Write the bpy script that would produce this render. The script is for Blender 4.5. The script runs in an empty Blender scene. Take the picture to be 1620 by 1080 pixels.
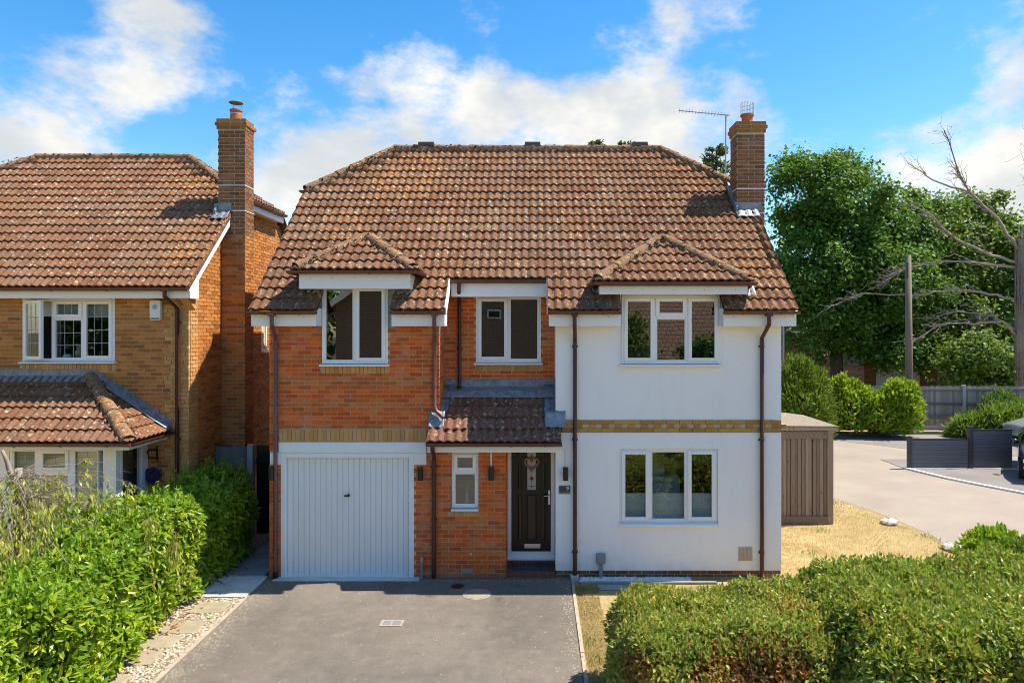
import bpy, math, random
import numpy as np
from mathutils import Vector, Matrix

random.seed(7)
rng = np.random.default_rng(11)
scene = bpy.context.scene
COL = scene.collection
R = math.radians

# ------------------------------------------------------------------ camera
CAM_H = 4.27
cam = bpy.data.cameras.new('camera')
cam.lens = 24.0
cam.sensor_width = 36.0
cam.shift_x = -0.0253
cam.shift_y = -0.0123
cam.clip_start = 0.1
cam.clip_end = 3000
cam_o = bpy.data.objects.new('camera', cam)
cam_o.location = (0, 0, CAM_H)
cam_o.rotation_euler = (R(90), 0, 0)
COL.objects.link(cam_o)
scene.camera = cam_o

# ------------------------------------------------------------------ sun and sky
SUN_TO = Vector((0.57, 0.065, 1.0)).normalized()        # towards the sun
SUN_EL = math.asin(SUN_TO.z)
SUN_AZ = math.atan2(SUN_TO.x, SUN_TO.y)
sun = bpy.data.lights.new('sun', 'SUN')
sun.energy = 2.35
sun.angle = R(0.53)
sun.color = (1.0, 0.975, 0.94)
sun_o = bpy.data.objects.new('sun', sun)
sun_o.location = (20, 5, 40)
sun_o.rotation_euler = SUN_TO.to_track_quat('Z', 'Y').to_euler()
COL.objects.link(sun_o)

scene.view_settings.view_transform = 'Standard'
scene.view_settings.look = 'None'
scene.view_settings.gamma = 1.0
scene.view_settings.exposure = 1.88
scene.view_settings.use_white_balance = True          # the photograph is balanced for its open shade
scene.view_settings.white_balance_temperature = 7350
scene.view_settings.use_curve_mapping = False
scene.cycles.max_bounces = 6
scene.cycles.diffuse_bounces = 3
scene.cycles.glossy_bounces = 3
scene.cycles.transparent_max_bounces = 12
scene.cycles.pixel_filter_type = 'BLACKMAN_HARRIS'
scene.cycles.filter_width = 0.95
scene.cycles.use_denoising = True
scene.cycles.denoising_prefilter = 'ACCURATE'
scene.cycles.denoising_input_passes = 'RGB_ALBEDO_NORMAL'
scene.cycles.caustics_reflective = False
scene.cycles.caustics_refractive = False

world = bpy.data.worlds.new('World')
scene.world = world
world.use_nodes = True
world.cycles.sampling_method = 'MANUAL'
world.cycles.sample_map_resolution = 256
wn, wl = world.node_tree.nodes, world.node_tree.links
wn.clear()
def wnode(t, **kw):
    n = wn.new(t)
    for k, v in kw.items():
        setattr(n, k, v)
    return n
def wmath(op, a, b=None, c=None, clamp=False):
    n = wn.new('ShaderNodeMath'); n.operation = op; n.use_clamp = clamp
    for i, v in enumerate((a, b, c)):
        if v is None: continue
        if isinstance(v, (int, float)): n.inputs[i].default_value = v
        else: wl.new(v, n.inputs[i])
    return n.outputs[0]
sky = wnode('ShaderNodeTexSky', sky_type='NISHITA', sun_disc=False, sun_elevation=SUN_EL, sun_rotation=SUN_AZ,
            air_density=1.0, dust_density=0.4, ozone_density=2.5)
hs = wnode('ShaderNodeHueSaturation')
hs.inputs['Saturation'].default_value = 1.42
hs.inputs['Value'].default_value = 0.84
wl.new(sky.outputs[0], hs.inputs['Color'])
tc = wnode('ShaderNodeTexCoord')
nrm = wnode('ShaderNodeVectorMath', operation='NORMALIZE')
wl.new(tc.outputs['Generated'], nrm.inputs[0])
sep = wnode('ShaderNodeSeparateXYZ'); wl.new(nrm.outputs[0], sep.inputs[0])
mp = wnode('ShaderNodeMapping'); mp.inputs['Scale'].default_value = (1.0, 1.0, 1.7)
mp.inputs['Location'].default_value = (3.1, 0.4, 1.2)
wl.new(nrm.outputs[0], mp.inputs['Vector'])
def wnoise(scale, detail, rough, dist):
    n = wnode('ShaderNodeTexNoise')
    n.inputs['Scale'].default_value = scale; n.inputs['Detail'].default_value = detail
    n.inputs['Roughness'].default_value = rough; n.inputs['Distortion'].default_value = dist
    wl.new(mp.outputs[0], n.inputs['Vector'])
    return n.outputs[0]
big = wnoise(4.2, 5.0, 0.58, 0.25)
fine = wnoise(12.0, 6.0, 0.64, 0.0)
dens = wmath('ADD', big, wmath('MULTIPLY', wmath('SUBTRACT', fine, 0.5), 0.52))
# fair-weather cloud thickens towards the horizon all the way round
elev = wmath('MULTIPLY_ADD', sep.outputs['Z'], -0.34, 0.065)
elev = wmath('MAXIMUM', elev, 0.015)
dens = wmath('ADD', dens, elev)
# individual cloud heaps: (azimuth from +Y, elevation, size in degrees, weight)
HEAPS = [(-28.3, 21, 5, .20), (-30, 17.5, 5.5, .22), (-35.5, 14, 6, .14),
         (-12.5, 21.5, 5, .18), (-9, 18.5, 6, .24), (0, 16.5, 6.5, .24), (7, 16.5, 6, .24), (-15, 15, 6, .20), (-20, 11.5, 7, .26),
         (8, 21.5, 4.5, .14), (15, 23.5, 4.5, .15), (14.5, 15.5, 5, .20), (12, 11, 6, .18), (24, 13, 6, .16), (30, 11.5, 6, .20), (35, 14.5, 5.5, .24), (41, 14, 7, .16), (33, 9, 7, .10),
         (-21, 22, 6, -.20), (3, 23.5, 6, -.22), (27, 20, 9, -.34), (-37, 20.5, 6, -.20), (-5, 23, 4, -.12), (-27, 13, 4, -.10),
         (80, 18, 12, .15), (120, 14, 14, .16), (170, 16, 14, .15), (-150, 17, 13, .16), (-105, 13, 13, .15), (-70, 20, 10, .13)]
for az, el, size, w in HEAPS:
    d = (math.sin(R(az)) * math.cos(R(el)), math.cos(R(az)) * math.cos(R(el)), math.sin(R(el)))
    dot = wnode('ShaderNodeVectorMath', operation='DOT_PRODUCT')
    wl.new(nrm.outputs[0], dot.inputs[0]); dot.inputs[1].default_value = d
    mr = wnode('ShaderNodeMapRange', interpolation_type='SMOOTHSTEP')
    mr.inputs['From Min'].default_value = math.cos(R(size * 1.25)); mr.inputs['From Max'].default_value = 1.0
    mr.inputs['To Min'].default_value = 0.0; mr.inputs['To Max'].default_value = w * .55
    wl.new(dot.outputs['Value'], mr.inputs['Value'])
    dens = wmath('ADD', dens, mr.outputs[0])
alpha = wnode('ShaderNodeMapRange', interpolation_type='SMOOTHSTEP')
alpha.inputs['From Min'].default_value = 0.50; alpha.inputs['From Max'].default_value = 0.79
wl.new(dens, alpha.inputs['Value'])
mixc = wnode('ShaderNodeMix', data_type='RGBA')
wl.new(alpha.outputs[0], mixc.inputs[0])
wl.new(hs.outputs[0], mixc.inputs[6])
shade = wnode('ShaderNodeMapRange', interpolation_type='SMOOTHSTEP')
shade.inputs['From Min'].default_value = 0.38; shade.inputs['From Max'].default_value = 0.66
wl.new(wnoise(5.5, 4.0, 0.6, 0.0), shade.inputs['Value'])
cc = wnode('ShaderNodeMix', data_type='RGBA')
wl.new(shade.outputs[0], cc.inputs[0])
cc.inputs[6].default_value = (2.15, 2.45, 2.85, 1); cc.inputs[7].default_value = (3.15, 3.3, 3.5, 1)
wl.new(cc.outputs[2], mixc.inputs[7])
bg = wnode('ShaderNodeBackground'); bg.inputs['Strength'].default_value = 0.085
wl.new(mixc.outputs[2], bg.inputs['Color'])
wo = wnode('ShaderNodeOutputWorld'); wl.new(bg.outputs[0], wo.inputs['Surface'])

# ------------------------------------------------------------------ material helpers
MATS = {}
class NT:
    def __init__(s, name):
        s.m = bpy.data.materials.new(name); s.m.use_nodes = True
        s.n, s.l = s.m.node_tree.nodes, s.m.node_tree.links
        s.n.clear()
        s.out = s.n.new('ShaderNodeOutputMaterial')
        MATS[name] = s.m
    def put(s, inp, v):
        if hasattr(v, 'is_output') or isinstance(v, bpy.types.NodeSocket): s.l.new(v, inp)
        elif isinstance(v, (tuple, list)) and len(v) == 3 and inp.type == 'RGBA': inp.default_value = (*v, 1)
        else: inp.default_value = v
    def node(s, t, ins=None, **kw):
        n = s.n.new(t)
        for k, v in kw.items(): setattr(n, k, v)
        for k, v in (ins or {}).items(): s.put(n.inputs[k], v)
        return n
    def pos(s):
        return s.node('ShaderNodeNewGeometry').outputs['Position']
    def noise(s, scale, detail=4, rough=.55, vec=None, dist=0., sc=None):
        v = vec or s.pos()
        if sc:
            mpn = s.node('ShaderNodeMapping', {'Scale': sc}); s.put(mpn.inputs['Vector'], v); v = mpn.outputs[0]
        return s.node('ShaderNodeTexNoise', {'Vector': v, 'Scale': scale, 'Detail': detail, 'Roughness': rough, 'Distortion': dist}).outputs[0]
    def voro(s, scale, out='Distance', vec=None, feature='F1', rnd=1.0):
        return s.node('ShaderNodeTexVoronoi', {'Vector': vec or s.pos(), 'Scale': scale, 'Randomness': rnd}, feature=feature).outputs[out]
    def math(s, op, a, b=None, c=None, clamp=False):
        n = s.n.new('ShaderNodeMath'); n.operation = op; n.use_clamp = clamp
        for i, v in enumerate((a, b, c)):
            if v is not None: s.put(n.inputs[i], v)
        return n.outputs[0]
    def range(s, v, a, b, c=0., d=1.):
        return s.node('ShaderNodeMapRange', {'Value': v, 'From Min': a, 'From Max': b, 'To Min': c, 'To Max': d}).outputs[0]
    def mix(s, f, a, b, blend='MIX'):
        n = s.n.new('ShaderNodeMix'); n.data_type = 'RGBA'; n.blend_type = blend
        s.put(n.inputs[0], f); s.put(n.inputs[6], a); s.put(n.inputs[7], b)
        return n.outputs[2]
    def ramp(s, f, stops):
        n = s.n.new('ShaderNodeValToRGB'); e = n.color_ramp.elements
        while len(e) < len(stops): e.new(0.5)
        for i, (p, c) in enumerate(stops): e[i].position = p; e[i].color = (*c, 1)
        s.put(n.inputs[0], f)
        return n.outputs[0]
    def rnd(s):
        a = s.node('ShaderNodeObjectInfo').outputs['Random']
        b = s.node('ShaderNodeNewGeometry').outputs['Random Per Island']
        return s.math('FRACT', s.math('ADD', a, b))
    def bump(s, h, strength=.3, dist=.01):
        return s.node('ShaderNodeBump', {'Height': h, 'Strength': strength, 'Distance': dist}).outputs[0]
    def bsdf(s, color, rough=.7, normal=None, metal=0., spec=.5, **kw):
        b = s.node('ShaderNodeBsdfPrincipled', {'Base Color': color, 'Roughness': rough, 'Metallic': metal, 'Specular IOR Level': spec})
        if normal: s.put(b.inputs['Normal'], normal)
        for k, v in kw.items(): s.put(b.inputs[k.replace('_', ' ')], v)
        s.l.new(b.outputs[0], s.out.inputs[0])
        return b

def m_plain(name, c, rough=.6, var=.08, scale=8., metal=0., spec=.5, bump=0.):
    t = NT(name)
    n = t.noise(scale, 5)
    col = t.mix(n, tuple(x * (1 - var * 2) for x in c), tuple(min(1, x * (1 + var * 2)) for x in c))
    t.bsdf(col, rough, t.bump(t.noise(scale * 12, 3), bump, .004) if bump else None, metal, spec)
    return t.m

def m_brick(name, stops, smear=(.6, .45, .38), smear_amt=.35, dark=.25):
    t = NT(name)
    base = t.ramp(t.rnd(), stops)
    n1 = t.noise(28, 5, .65)
    base = t.mix(t.range(n1, .35, .75, 0, .35), base, tuple(x * .55 for x in stops[0][1]))
    cloudy = t.range(t.noise(1.3, 4, .6, dist=.6), .52, .70)
    streak = t.range(t.noise(9, 4, .7, sc=(1, 1, 2.5)), .42, .7)
    base = t.mix(t.math('MULTIPLY', t.math('MULTIPLY', cloudy, streak), smear_amt), base, smear)
    dk = t.range(t.noise(3.1, 5, .6), .58, .8, 0, dark)
    base = t.mix(dk, base, (.06, .035, .02))
    t.bsdf(base, .85, t.bump(t.noise(170, 4, .7), .5, .004), spec=.25)
    return t.m
m_brick('brick_orange', [(0, (0.515, 0.091, 0.017)), (.3, (0.675, 0.130, 0.021)), (.62, (0.755, 0.159, 0.028)), (.85, (0.732, 0.202, 0.053)), (1, (0.469, 0.078, 0.017))], smear_amt=.6, dark=.18)
m_brick('brick_tawny', [(0, (0.338, 0.119, 0.031)), (.3, (0.475, 0.175, 0.041)), (.6, (0.550, 0.219, 0.054)), (.85, (0.600, 0.250, 0.072)), (1, (0.250, 0.094, 0.031))], smear_amt=.15)
m_brick('brick_stack', [(0, (.17, .07, .03)), (.35, (.25, .10, .04)), (.7, (.31, .13, .055)), (1, (.13, .06, .035))], smear=(.34, .32, .28), smear_amt=.7, dark=.6)
m_brick('brick_grimy', [(0, (.10, .065, .045)), (.4, (.16, .10, .065)), (.75, (.22, .13, .07)), (1, (.11, .08, .065))], smear=(.24, .22, .21), smear_amt=.7, dark=.5)
m_brick('brick_buff', [(0, (0.540, 0.275, 0.095)), (.4, (0.626, 0.332, 0.123)), (.75, (0.670, 0.380, 0.162)), (1, (0.486, 0.247, 0.081))], smear=(.3, .22, .12), smear_amt=.4)
m_brick('brick_olive', [(0, (0.403, 0.216, 0.067)), (.4, (0.493, 0.274, 0.085)), (.75, (0.582, 0.323, 0.104)), (1, (0.358, 0.176, 0.048))], smear=(.3, .22, .12), smear_amt=.3, dark=.3)
m_plain('mortar_grey', (.50, .42, .30), .95, .12, 4, bump=.4)
m_plain('mortar_sand', (.58, .44, .25), .95, .14, 4, bump=.4)

def m_tile(name, stops, lichen=1.0, orange=.5, oz=(.46, .64), mz=(.36, .58), zones=()):
    t = NT(name)
    base = t.ramp(t.rnd(), stops)
    n = t.noise(15, 5, .7)
    base = t.mix(t.range(n, .38, .75, 0, .42), base, (.12, .075, .05))
    grey = t.range(t.noise(1.1, 4, .6), .45, .75, 0, .45)
    base = t.mix(grey, base, (.20, .15, .105))
    # moss and grime: dark crumbly spots
    moss = t.math('MULTIPLY', t.range(t.noise(13, 5, .7, dist=.7), .56, .64), t.range(t.noise(1.7, 3), *mz))
    base = t.mix(t.math('MULTIPLY', moss, .9), base, (.06, .044, .022))
    # ochre lichen
    och = t.math('MULTIPLY', t.range(t.noise(9, 5, .65, dist=.5), .56, .64), t.range(t.noise(.8, 4, .6), *oz))
    base = t.mix(t.math('MULTIPLY', och, orange), base, (.46, .205, .055))
    for (px_, py_, pz_, r_, k_) in zones:              # heavier lichen colonies with a shape of their own
        dv = t.node('ShaderNodeVectorMath', {0: t.pos(), 1: (px_, py_, pz_)}, operation='DISTANCE').outputs['Value']
        zone = t.math('MULTIPLY', t.range(dv, r_, r_ * .3), t.range(t.noise(8, 5, .7, dist=.4), .46, .60))
        base = t.mix(t.math('MULTIPLY', zone, k_), base, (.42, .185, .06))
        dz_ = t.math('MULTIPLY', t.range(dv, r_ * 1.3, r_ * .4), t.range(t.noise(11, 5, .7, dist=.6), .52, .62))
        base = t.mix(t.math('MULTIPLY', dz_, .8), base, (.05, .036, .018))
    # pale lichen discs
    for sc_, th in ((9.5, .70), (17, .64)):
        v = t.voro(sc_)
        on = t.range(t.voro(sc_, 'Color'), th, th + .04)
        disc = t.math('MULTIPLY', t.math('MULTIPLY', t.range(v, .40, .26), on), t.range(t.noise(45, 3, .7), .40, .54))
        base = t.mix(t.math('MULTIPLY', disc, .72 * lichen), base, (.52, .43, .30))
    hb = t.math('ADD', t.noise(50, 4, .7), t.math('MULTIPLY', moss, .8))
    t.bsdf(base, .9, t.bump(hb, .7, .008), spec=.2)
    return t.m
m_tile('tile_brown', [(0, (0.133, 0.056, 0.028)), (.35, (0.175, 0.074, 0.037)), (.7, (0.200, 0.092, 0.047)), (1, (0.153, 0.058, 0.028))], zones=((-2.75, 14.4, 7.4, 1.15, .9), (-3.6, 13.2, 6.3, .7, .6), (3.9, 12.2, 5.4, 1.1, .55), (3.2, 14.6, 7.6, .9, .5)))
m_tile('tile_brown_dark', [(0, (0.165, 0.073, 0.051)), (.5, (0.208, 0.090, 0.060)), (1, (0.175, 0.073, 0.050))], lichen=1.1, orange=.2)
m_tile('tile_neighbour', [(0, (0.155, 0.067, 0.035)), (.35, (0.198, 0.086, 0.045)), (.7, (0.223, 0.105, 0.058)), (1, (0.172, 0.069, 0.035))], orange=.4, zones=((-6.7, 13.3, 5.9, .9, .8), (-7.6, 15.2, 7.5, .9, .7)))
m_tile('tile_ridge', [(0, (0.196, 0.111, 0.062)), (.5, (0.246, 0.140, 0.076)), (1, (0.212, 0.106, 0.060))], lichen=.9, orange=.9, oz=(.30, .5), mz=(.2, .4))
t = NT('moss_lump')
t.bsdf(t.ramp(t.rnd(), [(0, (.035, .026, .012)), (.45, (.075, .052, .022)), (.7, (.12, .085, .03)), (.85, (.30, .15, .04)), (1, (.45, .38, .30))]), .95, spec=.1)
m_plain('bedding', (.22, .19, .15), .95, .3, 9, bump=.6)
m_plain('underlay', (.03, .022, .02), .95)

def m_paint(name, c, rough=.45, dirt=.12, grain=0.):
    t = NT(name)
    streak = t.range(t.noise(3.0, 5, .6, sc=(3, 3, .5)), .5, .8, 0, dirt)
    col = t.mix(streak, c, tuple(x * y for x, y in zip(c, (.72, .70, .66))))
    t.bsdf(col, rough, t.bump(t.noise(220, 3, .6), grain, .003) if grain else None)
    return t.m
m_paint('upvc_white', (.84, .84, .84), .32, .10)
m_paint('paint_fascia', (.84, .84, .84), .45, .16)
m_paint('garage_paint', (.82, .82, .81), .42, .16)
t = NT('render_white')
n1 = t.noise(.8, 5, .6); n2 = t.noise(2.0, 5, .65, sc=(2.5, 2.5, .45))
z = t.node('ShaderNodeSeparateXYZ', {'Vector': t.pos()}).outputs['Z']
c = t.mix(t.range(n1, .45, .75, 0, .14), (.88, .875, .87), (.76, .745, .72))
c = t.mix(t.range(n2, .5, .8, 0, .22), c, (.66, .62, .56))
c = t.mix(t.range(t.noise(16, 5, .7), .45, .75, 0, .10), c, (.60, .58, .54))
splash = t.math('MULTIPLY', t.range(z, .45, .10), t.range(t.noise(5, 4), .40, .70))
c = t.mix(t.math('MULTIPLY', splash, .30), c, (.55, .48, .40))
t.bsdf(c, .8, t.bump(t.math('ADD', t.noise(120, 4, .7), t.math('MULTIPLY', t.noise(6, 3), .6)), .28, .006), spec=.25)
m_plain('gutter_brown', (.125, .045, .032), .38, .15, 6)
m_plain('pipe_brown', (.155, .062, .052), .36, .16, 5)
m_plain('cast_brown', (.07, .022, .016), .4, .12, 5)
t = NT('lead')
n = t.noise(7, 6, .7, dist=.8)
c = t.ramp(n, [(.25, (.09, .10, .11)), (.5, (.22, .245, .27)), (.72, (.34, .37, .40))])
dr = t.range(t.noise(9, 4, .6, sc=(4, 4, .7)), .62, .74)
c = t.mix(t.math('MULTIPLY', dr, .7), c, (.03, .03, .035))
t.bsdf(c, .55, t.bump(t.noise(14, 4, .6), .5, .02), metal=.25)
m_plain('black_plastic', (.012, .012, .014), .35)
m_plain('chrome', (.62, .62, .63), .22, .03, metal=.9)
m_plain('galvanised', (.36, .37, .38), .5, .12, 9, metal=.4)
m_plain('grey_plastic', (.24, .25, .26), .45)
m_plain('white_plastic', (.78, .78, .76), .35, .05)
m_plain('brass', (.60, .48, .18), .35, .1, metal=.6)
m_plain('terracotta', (.36, .11, .045), .8, .2, 12, bump=.3)
m_plain('cream_vent', (.56, .44, .34), .7, .12, 12)
m_plain('quarry_tile', (.20, .075, .05), .6, .2, 7)
m_plain('mat_grey', (.055, .06, .07), .95, .25, 60, bump=.9)
m_plain('slate_sign', (.055, .058, .068), .4)
m_plain('sign_strip', (.15, .155, .165), .4)
m_plain('room_wall', (.16, .14, .12), .9)
m_plain('room_dark', (.035, .03, .028), .9)
m_plain('blind_fabric', (.55, .56, .57), .8, .04)
m_plain('slat_white', (.66, .66, .64), .5)
m_plain('slat_dark', (.14, .16, .12), .5)
m_plain('toy_fur', (.40, .33, .25), .95, .2, 40)
m_plain('came_lead', (.36, .37, .38), .5)
m_plain('wicker', (.30, .19, .09), .85, .35, 60, bump=.6)
m_plain('purple_flower', (.07, .05, .22), .8, .4, 30)
m_plain('stone_pale', (.46, .43, .39), .9, .2, 14, bump=.8)
m_plain('alarm_white', (.74, .75, .72), .4, .05)
m_plain('emblem_blue', (.30, .42, .66), .5)
m_plain('red_glass', (.22, .03, .03), .2)
m_plain('clear_glass_art', (.42, .42, .38), .25, .1, 90)

t = NT('door_black')
z = t.noise(3, 3)
t.bsdf(t.mix(z, (.003, .003, .003), (.006, .0055, .005)), .34)
t = NT('door_panel_brown')
t.bsdf(t.mix(t.noise(30, 4, sc=(6, 6, .6)), (.016, .010, .008), (.034, .021, .015)), .28)

def m_glass(name, refl=.10, tint=(.88, .93, .92)):
    t = NT(name)
    tr = t.node('ShaderNodeBsdfTransparent', {'Color': tint})
    wob = t.bump(t.noise(2.2, 2), .02, .02)
    gl = t.node('ShaderNodeBsdfGlossy', {'Roughness': 0.0, 'Color': (1, 1, 1, 1), 'Normal': wob})
    fc = t.node('ShaderNodeLayerWeight', {'Blend': .5}).outputs['Facing']
    f = t.math('ADD', t.math('MULTIPLY', t.math('POWER', fc, 5.0), .8), refl, clamp=True)
    mx = t.node('ShaderNodeMixShader')
    t.put(mx.inputs[0], f); t.l.new(tr.outputs[0], mx.inputs[1]); t.l.new(gl.outputs[0], mx.inputs[2])
    t.l.new(mx.outputs[0], t.out.inputs[0])
    return t.m
m_glass('window_glass', .10)
t = NT('car_glass'); t.bsdf((.03, .04, .04), .05, spec=.8)
t = NT('obscure_glass')
t.bsdf(t.mix(t.voro(70), (.10, .11, .08), (.24, .24, .19)), .25, t.bump(t.voro(60), .8, .01))

# ------------------------------------------------------------------ ground materials
t = NT('tarmac_drive')
n1 = t.noise(.55, 6, .62, dist=.5); n2 = t.noise(150, 3, .8); n3 = t.noise(1.9, 5, .65)
c = t.ramp(n1, [(.3, (.155, .132, .106)), (.5, (.235, .203, .166)), (.72, (.32, .28, .23))])
c = t.mix(t.range(t.noise(22, 5, .8), .38, .66, 0, .62), c, (.10, .086, .072))
c = t.mix(t.range(t.noise(5.5, 5, .7), .48, .72, 0, .35), c, (.36, .315, .26))
c = t.mix(t.range(n2, .30, .72, 0, .75), c, (.085, .076, .068))
c = t.mix(t.range(n3, .60, .78, 0, .40), c, (.10, .09, .082))
xx = t.node('ShaderNodeSeparateXYZ', {'Vector': t.pos()}).outputs['X']
tr_ = t.math('MAXIMUM', t.range(t.math('ABSOLUTE', t.math('ADD', xx, 4.0)), .34, .05), t.range(t.math('ABSOLUTE', t.math('ADD', xx, 2.45)), .34, .05))
c = t.mix(t.math('MULTIPLY', t.math('MULTIPLY', tr_, t.range(t.noise(1.3, 4, .6, sc=(1, .5, 1)), .4, .62)), .32), c, (.095, .083, .07))
oil = t.math('MULTIPLY', t.range(t.voro(1.15), .17, .05), t.range(t.noise(7, 4, .65), .42, .60))
c = t.mix(t.math('MULTIPLY', oil, .55), c, (.045, .04, .035))
sp = t.math('MULTIPLY', t.range(t.voro(38), .16, .08), t.range(t.voro(38, 'Color'), .72, .76))
c = t.mix(t.math('MULTIPLY', sp, .55), c, (.42, .40, .36))
cr = t.voro(3.2, 'Distance', feature='DISTANCE_TO_EDGE')
c = t.mix(t.math('MULTIPLY', t.range(cr, .012, .0), t.range(t.noise(.9, 2), .56, .66, 0, .35)), c, (.05, .045, .04))
t.bsdf(c, .92, t.bump(t.noise(190, 3, .8), .9, .008), spec=.25)
t = NT('tarmac_pink')
n1 = t.noise(.5, 6, .62, dist=.3); n2 = t.noise(90, 3, .8)
c = t.ramp(n1, [(.3, (.265, .22, .178)), (.55, (.315, .265, .215)), (.75, (.36, .305, .25))])
c = t.mix(t.range(n2, .35, .75, 0, .35), c, (.20, .16, .14))
streak = t.range(t.noise(.35, 5, .6, sc=(1, 4, 1)), .58, .74, 0, .25)
c = t.mix(streak, c, (.19, .16, .145))
t.bsdf(c, .92, t.bump(n2, .5, .006), spec=.2)
t = NT('tarmac_grey')
n1 = t.noise(.6, 6, .62); n2 = t.noise(90, 3, .8)
c = t.ramp(n1, [(.3, (.185, .165, .155)), (.7, (.26, .235, .22))])
c = t.mix(t.range(n2, .35, .75, 0, .4), c, (.11, .10, .095))
t.bsdf(c, .92, t.bump(n2, .5, .006), spec=.2)
m_plain('concrete', (.30, .295, .28), .92, .2, 3, bump=.6)
m_plain('concrete_pale', (.55, .55, .53), .9, .15, 4, bump=.5)
m_plain('slab_buff', (.28, .235, .16), .92, .2, 5, bump=.7)
m_plain('edging', (.36, .29, .22), .9, .2, 6, bump=.6)
m_plain('kerb_white', (.62, .58, .53), .85, .14, 5)
m_plain('kerb_dark', (.13, .13, .125), .9, .25, 4)
m_plain('gravel_bed', (.24, .185, .125), .95, .35, 30, bump=.9)
t = NT('gravel_stone')
c = t.ramp(t.rnd(), [(0, (.20, .14, .085)), (.25, (.40, .31, .20)), (.5, (.52, .44, .32)), (.75, (.60, .54, .44)), (.9, (.34, .22, .12)), (1, (.28, .26, .24))])
t.bsdf(c, .8)
t = NT('stone_white')
c = t.ramp(t.rnd(), [(0, (.55, .55, .55)), (.5, (.70, .70, .70)), (1, (.78, .78, .76))])
t.bsdf(c, .8)
t = NT('dry_lawn')
n1 = t.noise(1.0, 6, .65, dist=.5); n2 = t.noise(45, 5, .75); n3 = t.noise(2.6, 4)
c = t.ramp(n1, [(.28, (.33, .235, .105)), (.5, (.46, .345, .17)), (.72, (.57, .45, .25))])
c = t.mix(t.range(n2, .35, .7, 0, .55), c, (.22, .145, .055))
c = t.mix(t.range(n3, .56, .72, 0, .65), c, (.20, .17, .065))
c = t.mix(t.range(t.noise(5.5, 5, .7), .52, .72, 0, .5), c, (.24, .155, .06))
t.bsdf(c, .95, t.bump(n2, 1.0, .02), spec=.1)
t = NT('rough_ground')
n1 = t.noise(.25, 6, .65); n2 = t.noise(30, 4, .7)
c = t.ramp(n1, [(.3, (.09, .10, .035)), (.55, (.17, .15, .06)), (.75, (.26, .20, .09))])
t.bsdf(t.mix(t.range(n2, .3, .7, 0, .5), c, (.08, .07, .03)), .95, spec=.1)

def m_wood(name, a, b, dark, knots=1.0):
    t = NT(name)
    n = t.noise(14, 6, .65, sc=(1, 1, .08), dist=.4)
    v = t.rnd()
    c = t.mix(n, a, b)
    c = t.mix(t.range(v, 0, 1, 0, .75), c, tuple(x * .5 for x in a))
    c = t.mix(t.range(t.noise(45, 4, .6, sc=(1, 1, .05)), .55, .75, 0, .5), c, dark)
    k = t.range(t.voro(3.6, 'Distance', vec=t.node('ShaderNodeMapping', {'Vector': t.pos(), 'Scale': (2.2, 2.2, 1.0)}).outputs[0]), .14, .05)
    c = t.mix(t.math('MULTIPLY', k, .8 * knots), c, dark)
    t.bsdf(c, .9, t.bump(n, .5, .006), spec=.2)
    return t.m
m_wood('wood_brown', (.25, .185, .14), (.37, .295, .235), (.045, .03, .02))
m_wood('wood_grey', (0.362, 0.294, 0.243), (0.522, 0.441, 0.378), (0.160, 0.119, 0.095), .4)
m_wood('wood_silver', (.20, .20, .19), (.32, .315, .30), (.07, .068, .06), .4)
m_wood('pole_wood', (.20, .155, .115), (.31, .255, .20), (.08, .055, .04), .3)
m_plain('concrete_post', (.40, .395, .385), .9, .12, 4)
m_plain('felt_grey', (.20, .165, .125), .95, .4, 14, bump=.8)
t = NT('composite_slat')
t.bsdf(t.mix(t.noise(60, 4, sc=(.1, 1, 1)), (.085, .09, .105), (.11, .116, .132)), .55)
m_plain('composite_post', (.035, .033, .036), .5)

def m_leaf(name, stops, gloss=.35, trans=.35, patch=None, pscale=.8, thr=(.55, .70), pmix=.8):
    t = NT(name)
    c = t.ramp(t.rnd(), stops)
    c = t.mix(t.range(t.noise(1.2, 3), .3, .7, 0, .25), c, tuple(x * .6 for x in stops[len(stops) // 2][1]))
    if patch:
        c = t.mix(t.math('MULTIPLY', t.range(t.noise(pscale, 3), *thr), pmix), c, patch)
    p = t.node('ShaderNodeBsdfPrincipled', {'Base Color': c, 'Roughness': gloss, 'Specular IOR Level': .4})
    tr = t.node('ShaderNodeBsdfTranslucent', {'Color': t.mix(.5, c, (.20, .26, .02), 'ADD')})
    mx = t.node('ShaderNodeMixShader', {0: trans})
    t.l.new(p.outputs[0], mx.inputs[1]); t.l.new(tr.outputs[0], mx.inputs[2])
    t.l.new(mx.outputs[0], t.out.inputs[0])
    return t.m
m_leaf('leaf_laurel', [(0, (0.098, 0.198, 0.013)), (.4, (0.168, 0.295, 0.018)), (.75, (0.282, 0.398, 0.023)), (1, (0.477, 0.501, 0.026))], .36, .34)
m_leaf('leaf_privet', [(0, (0.119, 0.198, 0.030)), (.35, (0.206, 0.293, 0.045)), (.68, (0.318, 0.395, 0.065)), (.88, (0.477, 0.472, 0.120)), (.95, (0.610, 0.332, 0.070)), (1, (0.451, 0.153, 0.030))], .42, .34, patch=(0.468, 0.389, 0.070), pscale=1.6, thr=(.5, .7), pmix=.55)
m_leaf('leaf_privet_dark', [(0, (0.098, 0.180, 0.022)), (.35, (0.169, 0.264, 0.030)), (.72, (0.273, 0.360, 0.045)), (.90, (0.429, 0.432, 0.090)), (.96, (0.598, 0.288, 0.080)), (1, (0.468, 0.156, 0.050))], .38, .32, patch=(0.442, 0.396, 0.060), pscale=1.3, thr=(.5, .7), pmix=.5)
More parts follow.
